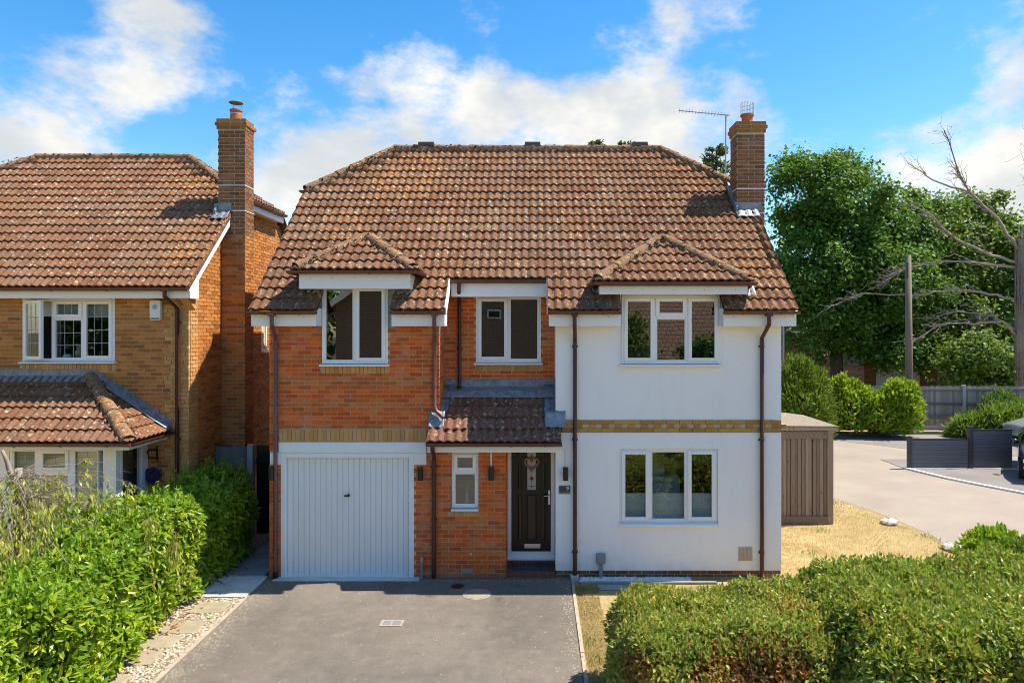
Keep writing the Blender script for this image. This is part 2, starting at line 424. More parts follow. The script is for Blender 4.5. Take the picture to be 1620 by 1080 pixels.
m_leaf('leaf_laurel_young', [(0, (0.136, 0.279, 0.020)), (.5, (0.208, 0.360, 0.030)), (1, (0.288, 0.423, 0.050))], .4, .4)
m_leaf('leaf_dead', [(0, (.27, .095, .02)), (.5, (.38, .17, .045)), (1, (.22, .09, .03))], .6, .3)
m_leaf('leaf_cherry', [(0, (0.216, 0.308, 0.033)), (.4, (0.338, 0.406, 0.055)), (.7, (0.459, 0.476, 0.099)), (1, (0.513, 0.364, 0.110))], .45, .35)
m_leaf('leaf_oak', [(0, (0.031, 0.099, 0.015)), (.4, (0.050, 0.147, 0.022)), (.75, (0.086, 0.208, 0.027)), (1, (0.140, 0.272, 0.038))], .58, .30)
m_leaf('leaf_ash', [(0, (0.053, 0.119, 0.018)), (.4, (0.083, 0.167, 0.023)), (.75, (0.128, 0.216, 0.031)), (1, (0.195, 0.279, 0.039))], .55, .32)
m_leaf('leaf_conifer', [(0, (.06, .12, .010)), (.4, (.10, .17, .014)), (.75, (.15, .22, .018)), (1, (.20, .25, .03))], .6, .25)
m_leaf('leaf_fir', [(0, (0.036, 0.075, 0.026)), (.5, (0.060, 0.106, 0.038)), (1, (0.102, 0.144, 0.054))], .6, .2)
m_leaf('leaf_lime', [(0, (.15, .21, .03)), (.5, (.23, .28, .05)), (1, (.32, .34, .08))], .5, .35)
m_leaf('leaf_strap', [(0, (.06, .13, .014)), (.4, (.10, .19, .02)), (.8, (.17, .26, .03)), (1, (.35, .35, .12))], .4, .35)
m_leaf('grass_dry', [(0, (.28, .19, .07)), (.5, (.44, .32, .14)), (.85, (.58, .45, .23)), (1, (.17, .18, .05))], .8, .3, patch=(.23, .175, .07), pscale=1.5, thr=(.48, .62), pmix=.75)
m_leaf('petal_yellow', [(0, (.75, .48, .02)), (1, (.85, .62, .04))], .5, .3)
m_plain('bark', (.085, .065, .048), .95, .3, 12, bump=.8)
m_plain('bark_pale', (.27, .22, .18), .9, .25, 10, bump=.6)
m_plain('bark_dead', (.28, .235, .195), .95, .3, 8, bump=1.0)
m_plain('twig_brown', (.12, .075, .05), .9, .3, 10)
m_plain('hedge_core_shade', (.030, .030, .012), 1.0, .3, 8)  # dark colour stands in for the shade deep inside hedges and bushes

# ------------------------------------------------------------------ geometry helpers
WL = {}
def link(o, parent=None, loc=(0, 0, 0)):
    COL.objects.link(o)
    base = Vector((0, 0, 0))
    if parent is not None:
        o.parent = parent
        base = WL[parent.name]
    o.location = Vector(loc) - base
    WL[o.name] = Vector(loc)
    return o
def tag(o, label=None, cat=None, group=None, kind=None):
    if label: o['label'] = label
    if cat: o['category'] = cat
    if group: o['group'] = group
    if kind: o['kind'] = kind
    return o
def thing(name, label, cat, loc, group=None):
    o = bpy.data.objects.new(name, None)
    o.empty_display_size = .2
    link(o, None, loc)
    return tag(o, label, cat, group)
def fast_mesh(name, V, F, smooth=False):
    V = np.ascontiguousarray(V, dtype=np.float32); F = np.ascontiguousarray(F, dtype=np.int32)
    me = bpy.data.meshes.new(name)
    me.vertices.add(len(V)); me.vertices.foreach_set('co', V.ravel())
    k = F.shape[1]
    me.loops.add(F.size); me.loops.foreach_set('vertex_index', F.ravel())
    me.polygons.add(len(F))
    me.polygons.foreach_set('loop_start', np.arange(0, F.size, k, dtype=np.int32))
    me.polygons.foreach_set('loop_total', np.full(len(F), k, dtype=np.int32))
    me.polygons.foreach_set('use_smooth', np.full(len(F), smooth, dtype=bool))
    me.update(calc_edges=True)
    return me
def mesh_obj(name, me, mat, parent=None, loc=(0, 0, 0), **kw):
    if mat: me.materials.append(MATS[mat]) if len(me.materials) == 0 else None
    o = bpy.data.objects.new(name, me)
    link(o, parent, loc)
    return tag(o, **kw)

class MB:
    def __init__(s): s.v = []; s.f = []
    def add(s, vs, fs):
        b = len(s.v); s.v += [tuple(p) for p in vs]; s.f += [tuple(b + i for i in f) for f in fs]; return s
    def box(s, x0, x1, y0, y1, z0, z1):
        x0, x1 = sorted((x0, x1)); y0, y1 = sorted((y0, y1)); z0, z1 = sorted((z0, z1))
        return s.add([(x0, y0, z0), (x1, y0, z0), (x1, y1, z0), (x0, y1, z0), (x0, y0, z1), (x1, y0, z1), (x1, y1, z1), (x0, y1, z1)],
              [(0, 3, 2, 1), (4, 5, 6, 7), (0, 1, 5, 4), (1, 2, 6, 5), (2, 3, 7, 6), (3, 0, 4, 7)])
    def poly(s, pts): return s.add(pts, [tuple(range(len(pts)))])
    def prism(s, poly, axis, a, b):
        # poly: 2D points in the plane normal to axis; (y,z) for x, (x,z) for y, (x,y) for z
        def p3(p, t): return {'x': (t, p[0], p[1]), 'y': (p[0], t, p[1]), 'z': (p[0], p[1], t)}[axis]
        n = len(poly)
        return s.add([p3(p, a) for p in poly] + [p3(p, b) for p in poly],
              [tuple(range(n)), tuple(range(2 * n - 1, n - 1, -1))] + [(i, n + i, n + (i + 1) % n, (i + 1) % n) for i in range(n)])
    def beam(s, a, b, w, h, up=(0, 0, 1)):
        a, b = Vector(a), Vector(b); d = (b - a).normalized(); side = d.cross(Vector(up)).normalized(); u = side.cross(d)
        vs = [p + side * sx * w / 2 + u * sz * h / 2 for p in (a, b) for sx, sz in ((-1, -1), (1, -1), (1, 1), (-1, 1))]
        return s.add(vs, [(0, 1, 2, 3), (7, 6, 5, 4), (0, 4, 5, 1), (1, 5, 6, 2), (2, 6, 7, 3), (3, 7, 4, 0)])
    def tube(s, pts, rad, n=8, cap=True):
        pts = [Vector(p) for p in pts]
        if not hasattr(rad, '__len__'): rad = [rad] * len(pts)
        rings = []
        ref = Vector((0, 0, 1))
        for i, p in enumerate(pts):
            d = (pts[min(i + 1, len(pts) - 1)] - pts[max(i - 1, 0)]).normalized()
            if abs(d.dot(ref)) > .95: ref = Vector((1, 0, 0)) if abs(d.x) < .9 else Vector((0, 1, 0))
            a = d.cross(ref).normalized(); b = a.cross(d).normalized(); ref = b
            rings.append([p + (a * math.cos(2 * math.pi * k / n) + b * math.sin(2 * math.pi * k / n)) * rad[i] for k in range(n)])
        vs = [q for r in rings for q in r]
        fs = [(i * n + k, i * n + (k + 1) % n, (i + 1) * n + (k + 1) % n, (i + 1) * n + k) for i in range(len(pts) - 1) for k in range(n)]
        if cap: fs += [tuple(range(n - 1, -1, -1)), tuple((len(pts) - 1) * n + k for k in range(n))]
        return s.add(vs, fs)
    def lathe(s, cx, cy, prof, n=20):
        vs = [(cx + r * math.cos(2 * math.pi * k / n), cy + r * math.sin(2 * math.pi * k / n), z) for r, z in prof for k in range(n)]
        fs = [(i * n + k, i * n + (k + 1) % n, (i + 1) * n + (k + 1) % n, (i + 1) * n + k) for i in range(len(prof) - 1) for k in range(n)]
        fs += [tuple(range(n - 1, -1, -1)), tuple((len(prof) - 1) * n + k for k in range(n))]
        return s.add(vs, fs)
    def build(s, name, mat, parent=None, smooth=False, loc=(0, 0, 0), **kw):
        me = bpy.data.meshes.new(name)
        L = Vector(loc)
        me.from_pydata([tuple(Vector(v) - L) for v in s.v] if L.length else s.v, [], s.f)
        if smooth: me.polygons.foreach_set('use_smooth', [True] * len(me.polygons))
        me.update()
        return mesh_obj(name, me, mat, parent, loc, **kw)
def bevel(o, w=.006, seg=2):
    m = o.modifiers.new('bevel', 'BEVEL'); m.width = w; m.segments = seg; m.limit_method = 'ANGLE'
    return o

def wobble(P, amp, freq, seed=0):
    r = np.random.default_rng(seed); out = np.zeros(len(P))
    for k in range(6):
        d = r.normal(size=3); d /= np.linalg.norm(d)
        out += np.sin(P @ d * freq * (1 + .55 * k) + r.uniform(0, 6.28)) / (1 + .5 * k)
    return amp * out / 2.2

def leaf_mesh(name, P, D, N, L, W, fold=.25, six=False):
    """P base points, D leaf direction, N leaf normal, L lengths, W widths"""
    D = D / np.linalg.norm(D, axis=1, keepdims=True)
    S = np.cross(D, N); S /= np.maximum(np.linalg.norm(S, axis=1, keepdims=True), 1e-6)
    U = np.cross(S, D)
    L = L[:, None]; W = W[:, None]
    n = len(P)
    if not six:
        V = np.stack([P, P + D * L * .5 + S * W * .5 + U * W * fold, P + D * L, P + D * L * .5 - S * W * .5 + U * W * fold], 1)
        F = np.array([[0, 1, 2], [0, 2, 3]])
        F = (np.arange(n)[:, None, None] * 4 + F[None]).reshape(-1, 3)
        return fast_mesh(name, V.reshape(-1, 3), F)
    V = np.stack([P, P + D * L * .33 + S * W * .5 + U * W * fold, P + D * L * .75 + S * W * .36 + U * W * fold * .7, P + D * L - U * W * .15,
                  P + D * L * .75 - S * W * .36 + U * W * fold * .7, P + D * L * .33 - S * W * .5 + U * W * fold], 1)
    F = np.array([[0, 1, 2], [0, 2, 3], [0, 3, 4], [0, 4, 5]])
    F = (np.arange(n)[:, None, None] * 6 + F[None]).reshape(-1, 3)
    return fast_mesh(name, V.reshape(-1, 3), F)
def unit(n): 
    v = rng.normal(size=(n, 3)); return v / np.linalg.norm(v, axis=1, keepdims=True)

# ------------------------------------------------------------------ bricks
BRICK_CACHE = {}
def brick_mesh(w, h, d, mat):
    key = (round(w, 3), round(h, 3), round(d, 3), mat)
    if key not in BRICK_CACHE:
        m = MB().box(0, w, 0, d, 0, h)
        me = bpy.data.meshes.new('brick'); me.from_pydata(m.v, [], m.f); me.update(); me.materials.append(MATS[mat])
        BRICK_CACHE[key] = me
    return BRICK_CACHE[key]
class BrickStore:
    def __init__(s): s.b = []
    def add(s, parent, O, ang, w, h, d, mat, out):
        """O: lower left front corner in world, ang: rotation about z (0 faces -y)"""
        c = Vector(O)
        dist = (c - Vector((0, 0, CAM_H))).length
        s.b.append((dist, parent, c, ang, w, h, d, mat))
    def field(s, parent, O, ang, u0, u1, z0, z1, mat, openings=(), proud=.008, depth=.05, phase=0., course=.075, L=.225, alt=None, zbase=0., dropmin=.03, lim=None):
        ux, uy = math.cos(ang), math.sin(ang)
        nx, ny = math.sin(ang), -math.cos(ang)           # outward normal
        k0 = int(math.ceil((z0 - zbase) / course - .35)); k1 = int(math.floor((z1 - zbase) / course + .35))
        for k in range(k0, k1):
            zl = zbase + k * course + .0065; zh = zl + course - .013
            zm = (zl + zh) / 2
            if zm < z0 or zm > z1: continue
            segs = [(u0, u1)]
            for (a, b, c, e) in openings:
                if c < zm < e:
                    ns = []
                    for (p, q) in segs:
                        if b <= p or a >= q: ns.append((p, q)); continue
                        if a > p: ns.append((p, a))
                        if b < q: ns.append((b, q))
                    segs = ns
            off = phase + (L / 2 if k % 2 else 0)
            for (p, q) in segs:
                i = math.floor((p - off) / L)
                x = off + i * L
                while x < q - .001:
                    a, b = max(x, p), min(x + L, q)
                    a2 = a + (.006 if a > p + 1e-6 else 0.0); b2 = b - (.006 if b < q - 1e-6 else 0.0)
                    if b2 - a2 > dropmin and (lim is None or zh < lim(a2)):
                        pr = proud + random.uniform(-.0015, .002)
                        s.add(parent, (O[0] + ux * a2 + nx * pr, O[1] + uy * a2 + ny * pr, zl), ang, round(b2 - a2, 2) if abs(b2 - a2 - .213) < .011 else b2 - a2, zh - zl, depth, mat, None)
                    x += L
    def finish(s, limit=300, name='brick', mass='brick_mass'):
        s.b.sort(key=lambda t: t[0])
        for dist, parent, c, ang, w, h, d, mat in s.b[:limit]:
            o = bpy.data.objects.new(name, brick_mesh(w, h, d, mat))
            link(o, parent, c); o.rotation_euler = (0, 0, ang)
        rest = {}
        for e in s.b[limit:]: rest.setdefault((e[1].name, e[7]), []).append(e)
        for (pn, mat), lst in rest.items():
            m = MB()
            for dist, parent, c, ang, w, h, d, mt in lst:
                ca, sa = math.cos(ang), math.sin(ang)
                vs = [(c.x + ca * x - sa * y, c.y + sa * x + ca * y, c.z + z) for x in (0, w) for y in (0, d) for z in (0, h)]
                m.add(vs, [(0, 1, 5, 4), (0, 2, 3, 1), (4, 5, 7, 6), (1, 3, 7, 5), (0, 4, 6, 2)])
            m.build(mass, mat, lst[0][1], kind='stuff')

def wall_mesh(m, O, ang, u0, u1, z0, z1, openings=(), thick=.25, reveal=.12):
    """front skin of a wall with openings and their reveals, in the plane through O turned by ang"""
    ux, uy = math.cos(ang), math.sin(ang); nx, ny = math.sin(ang), -math.cos(ang)
    def p(u, z, t=0.): return (O[0] + ux * u - nx * t, O[1] + uy * u - ny * t, z)
    us = sorted({u0, u1, *[min(max(v, u0), u1) for o in openings for v in o[:2]]})
    zs = sorted({z0, z1, *[min(max(v, z0), z1) for o in openings for v in o[2:]]})
    for a, b in zip(us, us[1:]):
        for c, d in zip(zs, zs[1:]):
            um, zm = (a + b) / 2, (c + d) / 2
            if any(o[0] < um < o[1] and o[2] < zm < o[3] for o in openings): continue
            m.add([p(a, c), p(b, c), p(b, d), p(a, d)], [(0, 1, 2, 3)])
    for (a, b, c, d) in openings:
        m.add([p(a, c), p(a, d), p(a, d, reveal), p(a, c, reveal)], [(0, 1, 2, 3)])
        m.add([p(b, c), p(b, c, reveal), p(b, d, reveal), p(b, d)], [(0, 1, 2, 3)])
        if c > z0 + .01: m.add([p(a, c), p(a, c, reveal), p(b, c, reveal), p(b, c)], [(0, 1, 2, 3)])
        if d < z1 - .01: m.add([p(a, d), p(b, d), p(b, d, reveal), p(a, d, reveal)], [(0, 1, 2, 3)])
    return m

# ------------------------------------------------------------------ roof tiles
GU, GV = .289, .278
def tile_arrays(seg=6, lap=.055, A=.036, lip=.038, lift=.042):
    n = seg * 2 + 1
    us = np.linspace(0, GU, n)
    tt = (us / (GU / 2)) % 1.0
    h = A * (.5 - .5 * np.cos(2 * np.pi * tt)) ** 1.15
    lo = np.stack([us, np.full(n, -.012), h + lift], 1)
    hi = np.stack([us, np.full(n, GV + lap), h + .002], 1)
    lp = np.stack([us, np.full(n, -.010), h + lift - lip], 1)
    V = np.concatenate([lo, hi, lo, lp]); F = []
    for i in range(n - 1):
        F.append((i, i + 1, n + i + 1, n + i))
        F.append((3 * n + i, 3 * n + i + 1, 2 * n + i + 1, 2 * n + i))
    return V, F
TILE_V, TILE_F = tile_arrays()
TILE_ME = {}
def tile_mesh(mat):
    if mat not in TILE_ME:
        me = bpy.data.meshes.new('tile'); me.from_pydata([tuple(v) for v in TILE_V], [], TILE_F)
        me.polygons.foreach_set('use_smooth', [True] * len(me.polygons)); me.update(); me.materials.append(MATS[mat])
        TILE_ME[mat] = me
    return TILE_ME[mat]
def clip_poly(poly, pl):
    (pp, nn) = pl
    out = []
    for i in range(len(poly)):
        a, b = poly[i], poly[(i + 1) % len(poly)]
        da, db = (a - pp).dot(nn), (b - pp).dot(nn)
        if da >= 0: out.append(a)
        if (da >= 0) != (db >= 0): out.append(a + (b - a) * (da / (da - db)))
    return out
class TileStore:
    def __init__(s): s.t = []
    def field(s, parent, P0, U, V, u0, u1, v0, v1, mat, clips=(), uo=0., vo=0., jit=1.0):
        P0, U, V = Vector(P0), Vector(U).normalized(), Vector(V).normalized(); N = U.cross(V)
        clips = [(Vector(p), Vector(n).normalized()) for p, n in clips]
        i0 = math.floor((v0 - vo) / GV + 1e-6); i1 = math.ceil((v1 - vo) / GV - 1e-6)
        j0 = math.floor((u0 - uo) / GU + 1e-6); j1 = math.ceil((u1 - uo) / GU - 1e-6)
        for i in range(i0, i1):
            for j in range(j0, j1):
                ua, va = uo + j * GU, vo + i * GV
                use = []
                if ua < u0 - 1e-4: use.append((P0 + U * u0, U))
                if ua + GU > u1 + 1e-4: use.append((P0 + U * u1, -U))
                if va + GV + .06 > v1 + .08: use.append((P0 + V * (v1 + .03), -V))
                skip = False
                for (pp, nn) in clips:
                    ds = [((P0 + U * a + V * b) - pp).dot(nn) for a in (ua, ua + GU) for b in (va, va + GV)]
                    if max(ds) <= .012: skip = True; break
                    ds2 = ds + [((P0 + U * a + V * (va + GV + .06)) - pp).dot(nn) for a in (ua, ua + GU)]
                    if min(ds2) < -.002: use.append((pp, nn))
                if skip: continue
                c = P0 + U * (ua + random.uniform(-.003, .003) * jit) + V * (va + random.uniform(-.005, .005) * jit) + N * random.uniform(0, .004) * jit
                M = Matrix((U, V, N)).transposed().to_4x4(); M = Matrix.Translation(c) @ M @ Matrix.Rotation(random.uniform(-.008, .008) * jit, 4, 'Z') @ Matrix.Rotation(random.uniform(-.004, .008) * jit, 4, 'X')
                s.t.append(((c - Vector((0, 0, CAM_H))).length, parent, M, use, mat))
    def polys(s, M, use):
        W = [M @ Vector(v) for v in TILE_V]
        out = []
        for f in TILE_F:
            p = [W[i] for i in f]
            for pl in use:
                p = clip_poly(p, pl)
                if len(p) < 3: break
            if len(p) >= 3: out.append(p)
        return out
    def finish(s, limit=300):
        s.t.sort(key=lambda e: e[0])
        rest = {}
        n = 0
        for e in s.t:
            dist, parent, M, use, mat = e
            if n >= limit: rest.setdefault((parent.name, mat), []).append(e); continue
            if use:
                ps = s.polys(M, use)
                if not ps: continue
                me = bpy.data.meshes.new('tile')
                vs, fs, idx = [], [], {}
                for p in ps:
                    f = []
                    for q in p:
                        k = (round(q.x, 4), round(q.y, 4), round(q.z, 4))
                        if k not in idx: idx[k] = len(vs); vs.append(tuple(q))
                        if idx[k] not in f: f.append(idx[k])
                    if len(f) > 2: fs.append(f)
                if not fs: continue
                me.from_pydata(vs, [], fs); me.update()
                mesh_obj('tile', me, mat, parent)
            else:
                o = bpy.data.objects.new('tile', tile_mesh(mat)); link(o, parent, M.translation)
                o.rotation_euler = M.to_euler()
            n += 1
        for (pn, mat), lst in rest.items():
            V, F = [], []
            for dist, parent, M, use, mt in lst:
                if not use:
                    b = len(V); V += [tuple(M @ Vector(v)) for v in TILE_V]; F += [tuple(b + i for i in f) for f in TILE_F]
                else:
                    idx = {}
                    for p in s.polys(M, use):
                        f = []
                        for q in p:
                            k = (round(q.x, 4), round(q.y, 4), round(q.z, 4))
                            if k not in idx: idx[k] = len(V); V.append(tuple(q))
                            if idx[k] not in f: f.append(idx[k])
                        if len(f) > 2: F.append(tuple(f))
            me = bpy.data.meshes.new('tile_mass'); me.from_pydata(V, [], F)
            me.polygons.foreach_set('use_smooth', [True] * len(me.polygons)); me.update()
            mesh_obj('tile_mass', me, mat, lst[0][1], kind='stuff')

def ridge_run(parent, a, b, r=.115, L=.42, mat='tile_ridge', sink=.03, name='ridge_tile', up=(0, 0, 1)):
    a, b = Vector(a), Vector(b); d = (b - a); n = max(1, round(d.length / L)); step = d / n
    dn = d.normalized(); side = dn.cross(Vector(up)).normalized(); u = side.cross(dn)
    for i in range(n):
        m = MB()
        p, q = a + step * i - dn * .02, a + step * (i + 1) + dn * .02
        k = 8; vs = []
        j = Vector((random.uniform(-.004, .004), random.uniform(-.004, .004), random.uniform(-.005, .006)))
        for e, rr, dz in ((p, r, .0), (q, r * .93, -.006)):
            for t in range(k + 1):
                an = math.pi * t / k
                vs.append(e + j + side * math.cos(an) * rr + u * (math.sin(an) * rr * .85 - sink + dz))
        fs = [(t, t + 1, k + 1 + t + 1, k + 1 + t) for t in range(k)]
        inner = []
        for e, rr, dz in ((p, r - .018, .0), (q, r * .93 - .018, -.006)):
            for t in range(k + 1):
                an = math.pi * t / k
                inner.append(e + j + side * math.cos(an) * rr + u * (math.sin(an) * rr * .85 - sink + dz))
        b0 = len(vs); vs += inner
        for t in range(k):
            fs.append((t + 1, t, b0 + t, b0 + t + 1)); fs.append((k + 1 + t, k + 2 + t, b0 + k + 2 + t, b0 + k + 1 + t))
        m.add(vs, fs)
        m.build(name, mat, parent, smooth=False)
    k_ = int((b - a).length * 42); g_ = np.random.default_rng(abs(hash((round(a.x * 100), round(b.y * 100)))) % 9999)
    tt = g_.random(k_); sd = g_.choice([-1, 1], k_) * (r * .9 + g_.normal(0, .025, k_)); aa, bb = np.array(a), np.array(b)
    pp = aa + (bb - aa) * tt[:, None] + np.array(side) * sd[:, None] + np.array(u) * g_.uniform(-.02, .035, k_)[:, None]
    Vm, Fm = stone_arrays(pp, .024, 7, .9)
    mesh_obj('moss', fast_mesh('moss', Vm, Fm), 'moss_lump', parent, kind='stuff')
    # mortar bedding under the run
    m = MB()
    def ring(e): return [e + side * s_ * r * .88 + u * (h_ - sink) for s_, h_ in ((-1, -.05), (-.98, .03), (.98, .03), (1, -.05))]
    vs = ring(a - dn * .01) + ring(b + dn * .01)
    m.add(vs, [(0, 1, 2, 3), (7, 6, 5, 4), (0, 4, 5, 1), (1, 5, 6, 2), (2, 6, 7, 3)])
    m.build('mortar_bedding', 'bedding', parent)

# ------------------------------------------------------------------ gutters, pipes, windows
def gutter(parent, a, b, r=.058, mat='gutter_brown', step=.85, drop=.0):
    """half-round gutter from a to b (centre of the rim line)"""
    a, b = Vector(a), Vector(b); d = (b - a).normalized(); side = d.cross(Vector((0, 0, 1))).normalized()
    m = MB(); k = 8; vs = []
    for e in (a, b):
        for rr in (r, r - .006):
            for t in range(k + 1):
                an = math.pi + math.pi * t / k
                vs.append(e + side * math.cos(an) * rr + Vector((0, 0, math.sin(an) * rr)))
    n = k + 1
    fs = []
    for t in range(k):
        fs.append((t, 2 * n + t, 2 * n + t + 1, t + 1)); fs.append((n + t, n + t + 1, 3 * n + t + 1, 3 * n + t))
    fs.append(tuple(range(n))); fs.append(tuple(range(3 * n - 1, 2 * n - 1, -1)))
    fs += [(0, n, 3 * n, 2 * n), (n - 1, 3 * n - 1, 4 * n - 1, 2 * n - 1)]
    m.add(vs, fs)
    g = m.build('gutter', mat, parent)
    L = (b - a).length; c = max(1, round(L / step))
    for i in range(c):
        q = a + (b - a) * ((i + .5) / c)
        mm = MB()
        pts = [q + side * math.cos(math.pi + math.pi * t / 6) * (r + .004) + Vector((0, 0, math.sin(math.pi + math.pi * t / 6) * (r + .004))) for t in range(7)]
        for p0, p1 in zip(pts, pts[1:]): mm.beam(p0, p1, .022, .006, up=(p0 + p1) / 2 - q)
        mm.build('bracket', mat, g)
    return g
def downpipe(parent, pts, r=.034, mat='pipe_brown', clips=(), nrm=(0, 1, 0)):
    o = MB().tube(pts, r, 12).build('downpipe', mat, parent, smooth=True)
    mod = o.modifiers.new('edges', 'EDGE_SPLIT'); mod.split_angle = R(50)
    for (x, y, z) in clips:
        m = MB(); m.tube([(x, y, z - .018), (x, y, z + .018)], r + .007, 12)
        m.box(x - .05, x + .05, y + .02, y + .045, z - .016, z + .016)
        m.build('pipe_clip', mat, o)
    return o

def frame_ring(m, x0, x1, z0, z1, y0, y1, w, wb=None):
    wb = wb or w
    m.box(x0, x0 + w, y0, y1, z0, z1); m.box(x1 - w, x1, y0, y1, z0, z1)
    m.box(x0 + w, x1 - w, y0, y1, z1 - w, z1); m.box(x0 + w, x1 - w, y0, y1, z0, z0 + wb)
def window(parent, x0, x1, z0, z1, y, lights, fw=.055, sill=True, glass='window_glass', room=2.4, sill_x=.03, lead=None, roommat='room_wall', name='window', handle=True, rm=.25):
    """uPVC casement facing -y; lights: (x0,x1,z0,z1,'sash'|'fixed'|'obscure')"""
    m = MB()
    frame_ring(m, x0, x1, z0, z1, y, y + .07, fw)
    xs = sorted({round(l[0], 3) for l in lights} | {round(l[1], 3) for l in lights})
    done = []
    for (a, b, c, d, k) in lights:                       # mullions and transoms between neighbours
        for (a2, b2, c2, d2, k2) in lights:
            if 0 < a2 - b < .12 and (b, a2) not in done:
                done.append((b, a2)); m.box(b, a2, y + .002, y + .068, z0 + fw, z1 - fw)
            if 0 < c2 - d < .12 and abs(a - a2) < .02 and ('t', a, d) not in done:
                done.append(('t', a, d)); m.box(a, b, y + .004, y + .066, d, c2)
    w = bevel(m.build(name, 'upvc_white', parent), .008)
    for (a, b, c, d, k) in lights:
        if k == 'fixed':
            g = (a, b, c, d); yy = y + .035
            bead = MB(); frame_ring(bead, a, b, c, d, y + .006, y + .04, .014)
            bead.build('glazing_bead', 'upvc_white', w)
            g = (a + .012, b - .012, c + .012, d - .012)
        else:
            e = .012
            sm = MB(); frame_ring(sm, a - e, b + e, c - e, d + e, y - .022, y + .03, .062)
            sh = bevel(sm.build('sash', 'upvc_white', w), .008)
            MB().box(a + (b - a) * .25, b - (b - a) * .25, y - .027, y - .0225, d - .032, d - .016).build('trickle_vent', 'white_plastic', sh) if False else None
            g = (a + .045, b - .045, c + .045, d - .045); yy = y + .006
        MB().box(g[0], g[1], yy, yy + .006, g[2], g[3]).build('pane', 'obscure_glass' if k == 'obscure' else glass, w)
        if lead and k != 'obscure':
            mm = MB(); nx, nz = lead
            gw, gh = g[1] - g[0], g[3] - g[2]
            cx = max(2, round(gw / nx)); cz = max(1, round(gh / nz))
            for i in range(1, cx): mm.box(g[0] + gw * i / cx - .005, g[0] + gw * i / cx + .005, yy - .004, yy - .001, g[2], g[3])
            for i in range(1, cz): mm.box(g[0], g[1], yy - .0035, yy - .0012, g[2] + gh * i / cz - .005, g[2] + gh * i / cz + .005)
            mm.build('leading', 'came_lead', w, kind='stuff')
    if sill:
        s_ = MB(); s_.prism([(y + .07, z0 - .003), (y - .075, z0 - .014), (y - .075, z0 - .040), (y - .02, z0 - .040), (y + .07, z0 - .036)], 'x', x0 - sill_x, x1 + sill_x)
        s_.build('sill', 'upvc_white', w)
    if room:
        r = MB(); X0, X1, Y0, Y1, Z0, Z1 = x0 - rm, x1 + rm, y + .10, y + room, z0 - .5, z1 + .15
        r.poly([(X0, Y1, Z0), (X1, Y1, Z0), (X1, Y1, Z1), (X0, Y1, Z1)]); r.poly([(X0, Y0, Z0), (X0, Y1, Z0), (X0, Y1, Z1), (X0, Y0, Z1)])
        r.poly([(X1, Y0, Z0), (X1, Y0, Z1), (X1, Y1, Z1), (X1, Y1, Z0)]); r.poly([(X0, Y0, Z0), (X1, Y0, Z0), (X1, Y1, Z0), (X0, Y1, Z0)])
        r.poly([(X0, Y0, Z1), (X0, Y1, Z1), (X1, Y1, Z1), (X1, Y0, Z1)])
        r.build('room', roommat, w)
    return w

def stone_arrays(pts, size, seed, flat=.7):
    g = np.random.default_rng(seed); n = len(pts)
    base = np.array([(1, 0, 0), (0, 1, 0), (-1, 0, 0), (0, -1, 0), (.1, .1, .75), (-.1, 0, -.6)], float)
    S = size * g.uniform(.5, 1.3, (n, 1)); A = g.uniform(0, 6.28, n)
    B = base[None] * (1 + g.uniform(-.35, .35, (n, 6, 3))); B[:, :, 2] *= flat
    ca, sa = np.cos(A)[:, None], np.sin(A)[:, None]
    X = B[:, :, 0] * ca - B[:, :, 1] * sa; Y = B[:, :, 0] * sa + B[:, :, 1] * ca
    V = np.stack([X, Y, B[:, :, 2]], 2) * S[:, None, :] + pts[:, None, :]
    F = np.array([(0, 1, 4), (1, 2, 4), (2, 3, 4), (3, 0, 4), (1, 0, 5), (2, 1, 5), (3, 2, 5), (0, 3, 5)])
    F = (np.arange(n)[:, None, None] * 6 + F[None]).reshape(-1, 3)
    return V.reshape(-1, 3), F

# ------------------------------------------------------------------ the ground
def sheet(name, pts, z, mat, **kw):
    return MB().poly([(x, y, z) for x, y in pts]).build(name, mat, kind='structure', **kw)
sheet('ground', [(-900, -300), (900, -300), (900, 1500), (-900, 1500)], -.03, 'rough_ground')
sheet('lawn', [(-16, -6), (9.2, -6), (9.5, 12.2), (8.6, 13.2), (8.6, 14.2), (8.4, 15.6), (7.9, 17.2), (7.0, 19.6), (4.6, 23.3), (-16, 23.3)], -.014, 'dry_lawn')
sheet('road', [(9.2, -40), (60, -40), (60, 26.0), (14.0, 26.5), (10.0, 27.7), (-20, 27.7), (-20, 23.2), (4.2, 23.2), (6.75, 19.6), (7.48, 17.2), (7.98, 15.65), (8.16, 14.2), (8.08, 13.2), (9.2, 12.1)], -.008, 'tarmac_pink')
sheet('side_road', [(10.0, 27.7), (13.2, 24.3), (16, 22.9), (60, 22.6), (60, 27.7)], -.003, 'tarmac_grey')
# drive across the road, behind a pale kerb that curves away
KERB = [(11.22, 20.95), (11.42, 20.3), (11.68, 19.5), (12.02, 18.8), (12.35, 18.2), (12.75, 17.5), (13.3, 16.6), (14.2, 15.3), (15.6, 13.5)]
sheet('opposite_drive', KERB + [(40, 13.5), (40, 22.4), (11.22, 22.4)], .004, 'tarmac_grey')
m = MB()
for a, b in zip(KERB, KERB[1:]):
    a, b = Vector((*a, .015)), Vector((*b, .015)); m.beam(a, b, .13, .05)
m.build('kerb', 'kerb_white', kind='structure')
MB().box(11.22, 24, 20.74, 20.84, -.01, .022).build('kerb_edging', 'kerb_white', kind='structure')
MB().box(-20, 60, 27.7, 27.85, -.02, .10).build('far_kerb', 'kerb_dark', kind='structure')
sheet('verge', [(-20, 27.85), (60, 27.85), (60, 33), (-20, 33)], .08, 'dry_lawn')
